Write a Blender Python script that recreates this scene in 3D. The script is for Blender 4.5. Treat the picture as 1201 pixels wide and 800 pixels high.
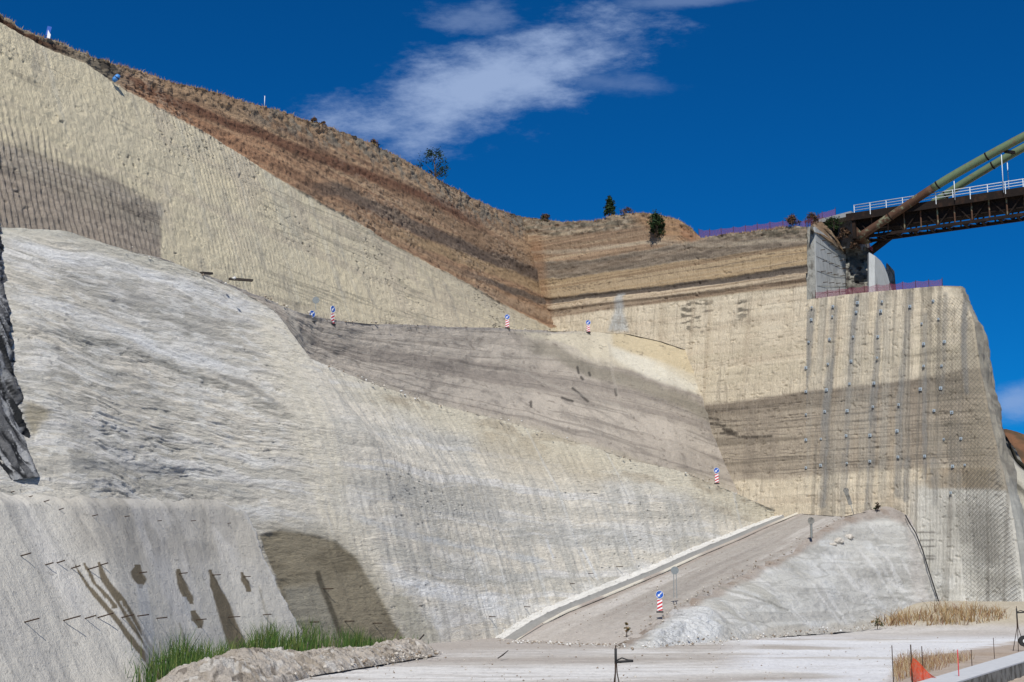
import bpy, bmesh, math, random
import numpy as np
from mathutils import Vector, Matrix
for o in list(bpy.data.objects): bpy.data.objects.remove(o)
SC = bpy.context.scene; COL = SC.collection
random.seed(7); RNG = np.random.default_rng(7)
R = math.radians

# ------------------------------------------------------------------ camera
TH = math.atan(290/1668.0); F = 1668.0; CAMZ = 4.0
cd = bpy.data.cameras.new('camera'); cam = bpy.data.objects.new('camera', cd); COL.objects.link(cam)
cd.sensor_width = 36; cd.lens = F/1201*36; cd.clip_start = .5; cd.clip_end = 20000
cam.location = (0, 0, CAMZ); cam.rotation_euler = (R(90)+TH, 0, 0); SC.camera = cam

# ------------------------------------------------------------------ light
SUN_AZ = R(5)      # sun behind the camera, this far to its left
SUN_EL = R(50)
sv = Vector((-math.sin(SUN_AZ)*math.cos(SUN_EL), -math.cos(SUN_AZ)*math.cos(SUN_EL), math.sin(SUN_EL)))
sl = bpy.data.lights.new('sun', 'SUN'); sl.energy = 4.8; sl.angle = R(.5); sl.color = (1, .965, .90)
so = bpy.data.objects.new('sun', sl); COL.objects.link(so); so.rotation_euler = (-sv).to_track_quat('-Z', 'Y').to_euler()
W = bpy.data.worlds.new('World'); SC.world = W; W.use_nodes = True
nt = W.node_tree; nt.nodes.clear()
class NB:
    """small helper to write node maths"""
    def __init__(s, nt): s.nt = nt; s.L = nt.links
    def n(s, t, **k):
        x = s.nt.nodes.new(t)
        for a, b in k.items(): setattr(x, a, b)
        return x
    def put(s, sock, v):
        if hasattr(v, 'is_output') or isinstance(v, bpy.types.NodeSocket): s.L.new(v, sock)
        else: sock.default_value = v
    def m(s, op, a, b=0.0, c=None, clamp=False):
        x = s.n('ShaderNodeMath', operation=op, use_clamp=clamp); s.put(x.inputs[0], a); s.put(x.inputs[1], b)
        if c is not None: s.put(x.inputs[2], c)
        return x.outputs[0]
    def mix(s, f, a, b, mode='MIX'):
        x = s.n('ShaderNodeMix', data_type='RGBA', blend_type=mode); s.put(x.inputs[0], f); s.put(x.inputs[6], a); s.put(x.inputs[7], b)
        return x.outputs[2]
    def noise(s, vec, scale, detail=4, rough=.55):
        x = s.n('ShaderNodeTexNoise'); s.put(x.inputs['Vector'], vec); x.inputs['Scale'].default_value = scale
        x.inputs['Detail'].default_value = detail; x.inputs['Roughness'].default_value = rough
        return x.outputs[0]
    def ramp(s, v, lo, hi, a=0.0, b=1.0):
        x = s.n('ShaderNodeMapRange', interpolation_type='SMOOTHSTEP'); s.put(x.inputs[0], v)
        for i, q in enumerate((lo, hi, a, b)): x.inputs[i+1].default_value = q
        return x.outputs[0]
b = NB(nt)
sky = b.n('ShaderNodeTexSky', sky_type='NISHITA', sun_disc=False, sun_elevation=SUN_EL, sun_rotation=math.pi+SUN_AZ,
          altitude=2500, air_density=1.0, dust_density=.2, ozone_density=3.0)
tc = b.n('ShaderNodeTexCoord'); sp = b.n('ShaderNodeSeparateXYZ'); b.L.new(tc.outputs['Generated'], sp.inputs[0])
X_, Y_, Z_ = sp.outputs
yy = b.m('MAXIMUM', Y_, .02); ax = b.m('DIVIDE', X_, yy); ez = b.m('DIVIDE', Z_, yy)
cv = b.n('ShaderNodeCombineXYZ'); b.L.new(ax, cv.inputs[0]); b.L.new(ez, cv.inputs[1])
def blob(cx, cy, ang, lp, lq, amp, dens):
    u = (400-cy)/F; e0 = (math.sin(TH)+u*math.cos(TH))/(math.cos(TH)-u*math.sin(TH)); a0 = (cx-600.5)/F/(math.cos(TH)-u*math.sin(TH))
    dx = b.m('SUBTRACT', ax, a0); dy = b.m('SUBTRACT', ez, e0); c, s_ = math.cos(ang), math.sin(ang)
    p = b.m('ADD', b.m('MULTIPLY', dx, c/lp), b.m('MULTIPLY', dy, s_/lp)); q = b.m('ADD', b.m('MULTIPLY', dx, -s_/lq), b.m('MULTIPLY', dy, c/lq))
    r = b.m('SQRT', b.m('ADD', b.m('MULTIPLY', p, p), b.m('MULTIPLY', q, q)))
    mp = b.n('ShaderNodeMapping'); b.L.new(cv.outputs[0], mp.inputs[0]); mp.inputs['Rotation'].default_value = (0, 0, -ang); mp.inputs['Scale'].default_value = (9, 20, 1)
    nn = b.noise(mp.outputs[0], 2.1, 10, .66)
    v = b.m('ADD', b.m('SUBTRACT', 1.0, r), b.m('MULTIPLY', b.m('SUBTRACT', nn, .5), amp))
    return b.ramp(v, .0, .95, 0, dens)
m1 = blob(565, 100, R(20), .170, .045, 1.75, .85); m2 = blob(570, 22, R(-3), .055, .018, 2.4, .32)
m3 = blob(800, 0, R(5), .10, .008, 1.8, .3); m4 = blob(1196, 470, R(8), .03, .020, 1.5, .55); m5 = blob(705, 95, R(-8), .06, .012, 2.0, .22)
cm = b.m('MAXIMUM', b.m('MAXIMUM', b.m('MAXIMUM', m1, m2), b.m('MAXIMUM', m3, m4)), m5)
skyc = b.mix(1.0, sky.outputs[0], (.012, .36, .70, 1), 'MULTIPLY')
cl = b.mix(cm, skyc, (3.2, 4.2, 6.3, 1))
bg = b.n('ShaderNodeBackground'); b.L.new(cl, bg.inputs[0]); bg.inputs[1].default_value = .112
ow = b.n('ShaderNodeOutputWorld'); b.L.new(bg.outputs[0], ow.inputs[0])
SC.view_settings.view_transform = 'Standard'; SC.view_settings.look = 'None'; SC.view_settings.exposure = 0.0; SC.view_settings.gamma = 1
SC.render.engine = 'CYCLES'

# ------------------------------------------------------------------ geometry helpers
cT, sT = math.cos(TH), math.sin(TH)
def ray(x, y):
    u = (400-np.asarray(y, float))/F; dx = (np.asarray(x, float)-600.5)/F
    return np.stack([dx, cT-u*sT, sT+u*cT], -1)
def P(x, y, D):
    d = ray(x, y); t = np.asarray(D, float)/d[..., 1]
    return d*t[..., None] + np.array([0, 0, CAMZ])
def Pplane(x, y, q, n):
    d = ray(x, y); c = np.array([0, 0, CAMZ]); t = ((np.asarray(q)-c)@n)/(d@n)
    return d*t[..., None] + c
def Pz(x, y, z=0.0): return Pplane(x, y, (0, 0, z), np.array([0, 0, 1.0]))
def proj(p):
    p = np.asarray(p, float); X = p[..., 0]; Y = p[..., 1]; Z = p[..., 2]-CAMZ
    f = Y*cT+Z*sT; u = -Y*sT+Z*cT
    return 600.5+F*X/f, 400-F*u/f
def h2(ix, iy, s):
    h = (ix*374761393 + iy*668265263 + s*1274126177) & 0xffffffff
    h = ((h ^ (h >> 13))*1274126177) & 0xffffffff
    h = h ^ (h >> 16)
    return (h & 0xffff)/65535.0
def vn(x, y, s=0):
    """smooth value noise, -1..1"""
    x = np.asarray(x, float); y = np.asarray(y, float)
    ix = np.floor(x).astype(np.int64); iy = np.floor(y).astype(np.int64); fx = x-ix; fy = y-iy
    fx = fx*fx*(3-2*fx); fy = fy*fy*(3-2*fy)
    a = h2(ix, iy, s); b_ = h2(ix+1, iy, s); c = h2(ix, iy+1, s); d = h2(ix+1, iy+1, s)
    return 2*((a*(1-fx)+b_*fx)*(1-fy)+(c*(1-fx)+d*fx)*fy)-1
def fbm(x, y, s=0, o=4, g=.5):
    t = 0; a = 1.0; n = 0
    for k in range(o):
        t = t + a*vn(np.asarray(x)*2**k+k*17.3, np.asarray(y)*2**k+k*9.1, s+k*31); n += a; a *= g
    return t/n
def ridg(x, y, s=0, o=3): return 1-2*np.abs(fbm(x, y, s, o))
def ss(v, a, b_):
    t = np.clip((v-a)/(b_-a), 0, 1); return t*t*(3-2*t)
def sdpoly(x, y, poly):
    p = np.array(poly, float); d = np.full(x.shape, 1e9); inside = np.zeros(x.shape, bool)
    for i in range(len(p)):
        a, c = p[i], p[(i+1) % len(p)]; e = c-a; wx = x-a[0]; wy = y-a[1]
        t = np.clip((wx*e[0]+wy*e[1])/(e@e+1e-9), 0, 1)
        d = np.minimum(d, np.hypot(wx-t*e[0], wy-t*e[1]))
        if a[1] != c[1]:
            cr = ((a[1] > y) != (c[1] > y)) & (x < (c[0]-a[0])*(y-a[1])/(c[1]-a[1])+a[0]); inside ^= cr
    return np.where(inside, -d, d)
def crv(x, pts):
    p = np.array(pts, float); return np.interp(x, p[:, 0], p[:, 1])
def pmask(x, y, poly, soft, nz=0): return 1-ss(sdpoly(x, y, poly)+nz, -soft, soft)
def line_mask(x, y, pts, w):
    d = np.full(x.shape, 1e9)
    for (x0, y0), (x1, y1) in zip(pts[:-1], pts[1:]):
        ex, ey = x1-x0, y1-y0; t = np.clip(((x-x0)*ex+(y-y0)*ey)/(ex*ex+ey*ey), 0, 1); d = np.minimum(d, np.hypot(x-x0-t*ex, y-y0-t*ey))
    return 1-ss(d, w*.35, w)
def lay(c, m, col, a=1.0):
    m = np.clip(m*a, 0, 1)[..., None]; return c*(1-m)+np.array(col, float)*m
def grid_from_rows(rows, step, vstep=None, smooth=False):
    """rows: list of (n,3) matched control polylines bottom..top -> dense grid (nv,nu,3)"""
    rows = [np.array(r_, float) for r_ in rows]; vstep = vstep or step
    px = [np.stack(proj(r_), -1) for r_ in rows]
    seg = np.max([np.hypot(*(p[1:]-p[:-1]).T) for p in px], 0); cu = np.concatenate([[0], np.cumsum(seg)])
    nu = max(2, int(cu[-1]/step)); uu = np.linspace(0, cu[-1], nu)
    R_ = [np.stack([np.interp(uu, cu, r_[:, k]) for k in range(3)], -1) for r_ in rows]
    out = []
    for a, c in zip(R_[:-1], R_[1:]):
        pa, pc = np.stack(proj(a), -1), np.stack(proj(c), -1); L = np.max(np.hypot(*(pc-pa).T)); nv = max(2, int(L/vstep))
        t = np.linspace(0, 1, nv)[:, None, None]
        g = a[None]*(1-t)+c[None]*t; out.append(g if not out else g[1:])
    return np.concatenate(out, 0)
def gnormals(G):
    du = np.gradient(G, axis=1); dv = np.gradient(G, axis=0); n = np.cross(du, dv)
    n /= np.linalg.norm(n, axis=-1, keepdims=True)+1e-9
    tocam = np.array([0, 0, CAMZ])-G; s = np.sign(np.sum(n*tocam, -1).mean()); return n*s
def blur(G, k):
    for _ in range(k):
        H = G.copy(); H[1:-1] = (G[:-2]+2*G[1:-1]+G[2:])/4; G = H; H = G.copy(); H[:, 1:-1] = (G[:, :-2]+2*G[:, 1:-1]+G[:, 2:])/4; G = H
    return G
def mesh_grid(name, G, col, mat, keep=None, parent=None):
    nv, nu = G.shape[:2]; idx = np.arange(nv*nu).reshape(nv, nu)
    q = np.stack([idx[:-1, :-1], idx[:-1, 1:], idx[1:, 1:], idx[1:, :-1]], -1)
    if keep is not None: q = q[keep[:-1, :-1] & keep[:-1, 1:] & keep[1:, 1:] & keep[1:, :-1]]
    q = q.reshape(-1, 4)
    n = gnormals(G); c0 = G[nv//2, nu//2]
    fn = np.cross(G[:, 1:][:-1]-G[:, :-1][:-1], G[1:, :-1]-G[:-1, :-1]); 
    if np.sum(fn*(n[:-1, :-1])) < 0: q = q[:, ::-1]
    used = np.unique(q); mp = np.full(nv*nu, -1); mp[used] = np.arange(len(used)); q = mp[q]
    V = G.reshape(-1, 3)[used]
    me = bpy.data.meshes.new(name); me.vertices.add(len(V)); me.vertices.foreach_set('co', V.ravel())
    me.loops.add(q.size); me.loops.foreach_set('vertex_index', q.ravel().astype(np.int32))
    me.polygons.add(len(q)); me.polygons.foreach_set('loop_start', np.arange(0, q.size, 4, dtype=np.int32))
    me.polygons.foreach_set('use_smooth', np.ones(len(q), bool)); me.update(calc_edges=True)
    at = me.color_attributes.new('tone', 'FLOAT_COLOR', 'POINT')
    C4 = np.ones((len(V), 4)); C4[:, :3] = np.clip(col.reshape(-1, 3)[used], .01, .95); at.data.foreach_set('color', C4.ravel())
    me.materials.append(mat); o = bpy.data.objects.new(name, me); COL.objects.link(o)
    if parent: o.parent = parent
    return o
def struct(o): o['kind'] = 'structure'; return o
def stuff(o): o['kind'] = 'stuff'; return o
def tag(o, label, cat, group=None):
    o['label'] = label; o['category'] = cat
    if group: o['group'] = group
    return o
def empty(name, loc, rz=0):
    o = bpy.data.objects.new(name, None); COL.objects.link(o); o.location = loc; o.rotation_euler = (0, 0, rz); return o

# ------------------------------------------------------------------ materials
def rock_mat(name, scl=(1, 1, 1), amp=.18, bump=.35, fine=6.0, rough=.95, spec=.15, speck=0.0):
    m = bpy.data.materials.new(name); m.use_nodes = True; t = m.node_tree; t.nodes.clear(); b = NB(t)
    at = b.n('ShaderNodeAttribute', attribute_name='tone'); tc = b.n('ShaderNodeTexCoord')
    mp = b.n('ShaderNodeMapping'); b.L.new(tc.outputs['Object'], mp.inputs[0]); mp.inputs['Scale'].default_value = scl
    n1 = b.noise(mp.outputs[0], fine*.25, 6, .65); n2 = b.noise(mp.outputs[0], fine, 5, .7)
    v = b.m('ADD', b.m('MULTIPLY', b.m('SUBTRACT', n1, .5), amp*2.2), b.m('MULTIPLY', b.m('SUBTRACT', n2, .5), amp*3.2))
    v = b.m('ADD', v, 1.0)
    if speck > 0:
        n3 = b.noise(tc.outputs['Object'], fine*.55, 3, .6); k = b.ramp(n3, .66, .74, 0, speck); v = b.m('SUBTRACT', v, k)
    cc = b.n('ShaderNodeVectorMath', operation='SCALE'); b.L.new(at.outputs['Color'], cc.inputs[0]); b.L.new(v, cc.inputs['Scale'])
    p = b.n('ShaderNodeBsdfPrincipled'); b.L.new(cc.outputs[0], p.inputs['Base Color']); p.inputs['Roughness'].default_value = rough; p.inputs['Specular IOR Level'].default_value = spec
    hh = b.m('ADD', b.m('MULTIPLY', n1, 1.0), b.m('MULTIPLY', n2, .5))
    bp = b.n('ShaderNodeBump'); bp.inputs['Strength'].default_value = 1.0; bp.inputs['Distance'].default_value = bump; b.L.new(hh, bp.inputs['Height']); b.L.new(bp.outputs[0], p.inputs['Normal'])
    o = b.n('ShaderNodeOutputMaterial'); b.L.new(p.outputs[0], o.inputs[0]); return m
def mat(name, col, rough=.8, spec=.3, var=.15, scale=3.0, metal=0.0, bump=0.0, col2=None, thr=(.45, .6), alpha=1.0, tscl=(1, 1, 1)):
    m = bpy.data.materials.new(name); m.use_nodes = True; t = m.node_tree; t.nodes.clear(); b = NB(t)
    tc = b.n('ShaderNodeTexCoord'); mp = b.n('ShaderNodeMapping'); b.L.new(tc.outputs['Object'], mp.inputs[0]); mp.inputs['Scale'].default_value = tscl
    n = b.noise(mp.outputs[0], scale, 6, .65)
    c = (*col, 1)
    if col2: c = b.mix(b.ramp(n, *thr), c, (*col2, 1))
    v = b.m('ADD', b.m('MULTIPLY', b.m('SUBTRACT', b.noise(mp.outputs[0], scale*3.3, 4), .5), var*3), 1.0)
    cc = b.n('ShaderNodeVectorMath', operation='SCALE'); b.put(cc.inputs[0], c if not isinstance(c, tuple) else col); b.L.new(v, cc.inputs['Scale'])
    p = b.n('ShaderNodeBsdfPrincipled'); b.L.new(cc.outputs[0], p.inputs['Base Color']); p.inputs['Roughness'].default_value = rough
    p.inputs['Specular IOR Level'].default_value = spec; p.inputs['Metallic'].default_value = metal; p.inputs['Alpha'].default_value = alpha
    if bump: bp = b.n('ShaderNodeBump'); bp.inputs['Distance'].default_value = bump; b.L.new(n, bp.inputs['Height']); b.L.new(bp.outputs[0], p.inputs['Normal'])
    o = b.n('ShaderNodeOutputMaterial'); b.L.new(p.outputs[0], o.inputs[0]); return m
M_marl = rock_mat('pale_marl', (1, 1, 1.6), .20, .20, 8.0)
M_marl2 = rock_mat('pale_marl_bedded', (.6, .6, 2.6), .23, .16, 8.0, speck=.12)
M_sand = rock_mat('cream_sandstone', (1.8, 1.8, .5), .20, .13, 8.0, speck=.22)
M_scree = rock_mat('grey_scree_slope', (.8, .8, 1.6), .20, .14, 8.0, speck=.1)
M_ground = rock_mat('crushed_ground', (1, .6, 1), .19, .10, 5.0)
M_conc = rock_mat('sprayed_concrete', (1, 1, 1), .09, .08, 9.0, speck=.08)
# ================================================================== THE CUT: cliffs, benches, ramp, ground
def unit(v): v = np.array(v, float); return v/np.linalg.norm(v)
def dipn(sx, sy, side, dip):
    """normal of a batter face: horizontal part perpendicular to strike, tilted up"""
    h = unit((sx, sy, 0)); hn = np.array([h[1], -h[0], 0])*side; return hn*math.sin(R(dip))+np.array([0, 0, math.cos(R(dip))])
RS = unit((1.24, -1, 0)); RN = dipn(1.24, -1, 1, 80); RQ = P(865, 575, 168)
C1 = Pplane(652, 384, RQ, RN)
US = unit((.407, 1, 0)); UN = dipn(.407, 1, 1, 70); UQ = C1
def onR(x, y): return Pplane(x, y, RQ, RN)
def onU(x, y): return Pplane(x, y, UQ, UN)
skyU = [(-60, -30), (0, 10), (22, 26), (40, 34), (60, 42), (85, 52), (110, 63), (150, 74), (200, 90), (250, 102), (300, 117), (340, 128), (370, 140), (410, 152), (440, 165),
        (470, 180), (500, 196), (530, 214), (560, 232), (590, 244), (615, 252), (660, 258)]
baseU = [(-60, 268), (0, 276), (100, 290), (190, 312), (260, 342), (330, 370), (430, 388), (560, 392), (660, 392)]
creamU = [(-60, -10), (0, 28), (60, 60), (100, 75), (130, 96), (180, 123), (240, 156), (300, 192), (350, 222), (400, 250), (450, 280), (500, 307), (550, 334), (600, 362), (645, 384)]
# --- upper left hillside
xs = np.array(sorted(set([p[0] for p in skyU]+[p[0] for p in baseU]+list(range(-60, 661, 20)))), float)
rows = [onU(xs, crv(xs, baseU)+6), onU(xs, crv(xs, creamU)), onU(xs, crv(xs, skyU))]
G = grid_from_rows(rows, 1.15, 1.0)
gx, gy = proj(G); U = G@US; Z = G[..., 2]
cu = crv(gx, creamU); n_e = fbm(U*.25, Z*.25, 3)*2.2+fbm(U*1.5, Z*1.5, 4)*1.5
brown = 1-ss(gy-cu+n_e, -1.6, 1.6)
d_sky = gy-crv(gx, skyU)
# relief
warp = fbm(U*.12, Z*.12, 11)*1.6
gph = (U+warp*.35-Z*.03)/.58
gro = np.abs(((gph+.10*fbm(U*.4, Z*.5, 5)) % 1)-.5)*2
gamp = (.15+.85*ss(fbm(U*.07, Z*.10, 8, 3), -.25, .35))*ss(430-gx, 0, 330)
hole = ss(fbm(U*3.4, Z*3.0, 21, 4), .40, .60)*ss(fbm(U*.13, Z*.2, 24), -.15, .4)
D1 = -.15*gamp*(1-gro)**1.5-.20*hole+.07*fbm(U*.8, Z*.8, 22)+.07*fbm(U*3, Z*2.2, 25)+.25*fbm(U*.08, Z*.08, 23)
rk = ss(fbm(U*.09, Z*.35, 31, 3), -.1, .35)
D2 = .16*fbm(U*.35, Z*1.1, 32)+.15*rk*ridg(U*1.5, Z*2.1, 33, 4)+.14*fbm(U*2.6, Z*3, 34)-.35*ss(cu-gy, 0, 5)
bench2 = -.25*ss(cu-gy, 2, 50)
D2 += bench2
D2 += .25*ss(26-d_sky, 0, 20)*fbm(U*1.3, Z*1.5, 36, 5)
dis = D1*(1-brown)+D2*brown
# colour: cream part
c = np.zeros(G.shape); c[:] = (.66, .58, .41)
c = lay(c, ss(fbm(U*.06, Z*.16, 41), -.3, .5), (.69, .60, .41), .8)
c = lay(c, ss(fbm(U*.3, Z*.12, 42), .0, .6), (.53, .455, .345), .6)
c = lay(c, 1-gro, (.36, .325, .25), .30*gamp.mean()*2) if False else c
c = lay(c, (1-gro)**2*gamp, (.33, .295, .225), .55)  # groove bottoms darkened: relief shade put into the colour
c = lay(c, ss(gx, 330, 560)*ss(gy-cu, -5, 60), (.73, .62, .45), .6)
c = lay(c, ss(vn(U*.9, Z*.05, 47)+vn(U*2.3, Z*.1, 48)*.5, .55, .9), (.60, .56, .45), .35)
c = lay(c, hole, (.20, .17, .125), .6)  # holes painted darker, standing in for the shade inside them
c = lay(c, ss(ridg(U*.035, Z*1.1, 26, 4), .80, .97)*ss(fbm(U*.1, Z*.3, 27), -.2, .3), (.27, .24, .18), .55)
c = lay(c, ss(fbm(U*.02, Z*.9, 28, 5), .05, .4), (.50, .43, .325), .5)
c = lay(c, ss(fbm(U*.6, Z*.25, 44), .25, .55), (.36, .33, .27), .4)
# grey strata, cut off at a fault
gt = crv(gx, [(-60, 132), (0, 163), (60, 184), (100, 200), (150, 222), (188, 240)])+fbm(U*.25, Z*.6, 45, 5)*9
gm = ss(gy-gt, -9, 12)*(1-ss(gx+fbm(U*.8, Z*.8, 46)*3, 186, 190))
c = lay(c, gm, (.30, .258, .208), .88)
c = lay(c, gm*ss(fbm(U*.03, Z*1.6, 61, 6), .02, .25), (.42, .365, .29), .7); c = lay(c, gm*ss(ridg(U*.04, Z*1.8, 62, 4), .8, .96), (.13, .11, .09), .6)
c = lay(c, gm*ss(gy-gt, 25, 50), (.37, .305, .245), .6)
c = lay(c, gm*ss(np.sin((gy-gt)*.42+fbm(U*.3, Z*.5, 49)*2.5), .4, .95), (.20, .17, .14), .4)
c = lay(c, gm*(1-gro)**1.5, (.19, .16, .13), .3)  # groove shade painted over the grey strata as well
c = lay(c, ss(fbm(U*.5, Z*.5, 50), 0, .5)*(1-ss(np.abs(gx-192), 0, 14))*ss(gy, 200, 240), (.55, .50, .40), .6)
# brown part
br = np.zeros(G.shape); br[:] = (.34, .215, .13)
k = cu-crv(gx, skyU); f = np.clip((gy-crv(gx, skyU))/np.maximum(k, 4), 0, 1)
st = fbm(U*.018, Z*1.3, 51, 6)
br = lay(br, ss(st, .02, .25), (.45, .31, .19), .8); br = lay(br, ss(-st, .08, .3), (.20, .12, .075), .8); br = lay(br, ss(ridg(U*.03, Z*2.2, 60, 4), .82, .97), (.10, .07, .05), .6)
br = lay(br, 1-ss(d_sky, 10, 26+6*fbm(U*.3, Z*.3, 52)), (.29, .20, .125), .7)
redl = [(120, 74), (150, 88), (200, 112), (260, 138), (310, 152), (350, 170), (387, 184), (462, 212), (530, 239), (565, 258)]
dr = gy-crv(gx, redl)-fbm(U*.15, Z*.2, 53)*3
br = lay(br, (1-ss(np.abs(dr), 3, 10))*ss(gx, 110, 160)*(1-ss(gx, 540, 600)), (.145, .068, .042), .85)
br = lay(br, ss(dr, 4, 14)*(1-ss(gx, 250, 420)), (.40, .22, .125), .7)
for cv_, w, a, col_ in (([(330, 222), (400, 218), (430, 234), (500, 268), (560, 292), (612, 312), (640, 322)], 9, .85, (.105, .083, .068)),
                   ([(500, 298), (537, 313), (582, 331), (640, 351), (660, 354)], 4, .8, (.10, .083, .07)),
                   ([(430, 205), (500, 240), (560, 274), (620, 300)], 8, .6, (.30, .205, .125)),
                   ([(420, 250), (500, 284), (560, 306), (640, 336)], 7, .75, (.36, .255, .145)),
                   ([(520, 320), (580, 345), (640, 366)], 6, .7, (.35, .245, .16))):
    dd = gy-crv(gx, cv_)-fbm(U*.2, Z*.3, 54)*3
    br = lay(br, (1-ss(np.abs(dd), w*.6, w*1.3))*ss(gx, cv_[0][0], cv_[0][0]+90), col_, a)
br = lay(br, (1-ss(d_sky, 14, 32))*ss(gx, 270, 330)*ss(fbm(U*.9, Z*1.1, 55), -.2, .3), (.21, .185, .145), .85)
br = lay(br, ss(ridg(U*1.1, Z*1.6, 33), .6, .85)*rk, (.42, .32, .23), .45); br = lay(br, ss(-ridg(U*1.1, Z*1.6, 33), .0, .5)*rk, (.09, .065, .05), .7)
br = lay(br, ss(fbm(U*1.4, Z*1.4, 56), .3, .5), (.09, .06, .04), .6)
# dark topsoil at the far upper left and grey scar
br = lay(br, (1-ss(gx, 120, 170)), (.33, .28, .20), .8)
br = lay(br, (1-ss(gx, 50, 118))*(1-ss(d_sky+fbm(U, Z, 57)*3, 9, 15))*ss(d_sky, 1, 5), (.07, .032, .018), .95)
br = lay(br, pmask(gx, gy, [(92, 60), (142, 72), (146, 90), (128, 98), (104, 86)], 4, fbm(U, Z, 58)*4), (.16, .135, .10), .8)
br = lay(br, pmask(gx, gy, [(120, 66), (142, 72), (144, 82), (124, 78)], 2, fbm(U, Z, 59)*3), (.04, .035, .03), .8)
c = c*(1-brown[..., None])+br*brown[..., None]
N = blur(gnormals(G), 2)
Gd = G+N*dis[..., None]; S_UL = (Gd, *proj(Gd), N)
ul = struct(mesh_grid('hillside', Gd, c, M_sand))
# plateau behind the skyline
top = Gd[-1]; back = top+np.array([-55, 45, 3.0]); mid = top+np.array([-2, 2.5, .2])
pg = np.stack([top[::4]-[0, 0, .05], mid[::4], back[::4]], 0)
struct(mesh_grid('plateau', pg, np.broadcast_to(np.array([.24, .18, .11]), pg.shape), M_ground))

# --- rear wall right of the corner
skyR = [(600, 254), (630, 257), (660, 260), (700, 259), (720, 253), (745, 249), (770, 251), (795, 257), (812, 268), (822, 279), (850, 275), (880, 272), (910, 268), (935, 265), (946, 266)]
xs = np.array(sorted(set([p[0] for p in skyR]+list(range(600, 947, 12)))), float)
rows = [onR(xs, np.full(xs.shape, 640.)), onR(xs, crv(xs, skyR))]
GA = grid_from_rows(rows, 1.05, 1.0)
edgeR = [(334, 1124), (345, 1127), (372, 1139), (400, 1143), (430, 1147), (470, 1155), (500, 1161), (540, 1171), (570, 1178), (610, 1186), (650, 1192), (730, 1202)]
topR = [(946, 351), (1000, 344), (1060, 339), (1110, 335), (1124, 333)]
def face2():
    nx, ny = 250, 400
    t = np.linspace(0, 1, nx)[None]; v = np.linspace(0, 1, ny)[:, None]
    y0 = 734+0*t; out_x = np.zeros((ny, nx)); out_y = np.zeros((ny, nx))
    xt = 946+t*(1124-946); yt = crv(xt, topR)
    yv = y0*(1-v)+yt*v; er = np.interp(yv, [p[0] for p in edgeR], [p[1] for p in edgeR])
    xv = 946+t*(er-946)
    return onR(xv, yv)
GB = face2()
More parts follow.
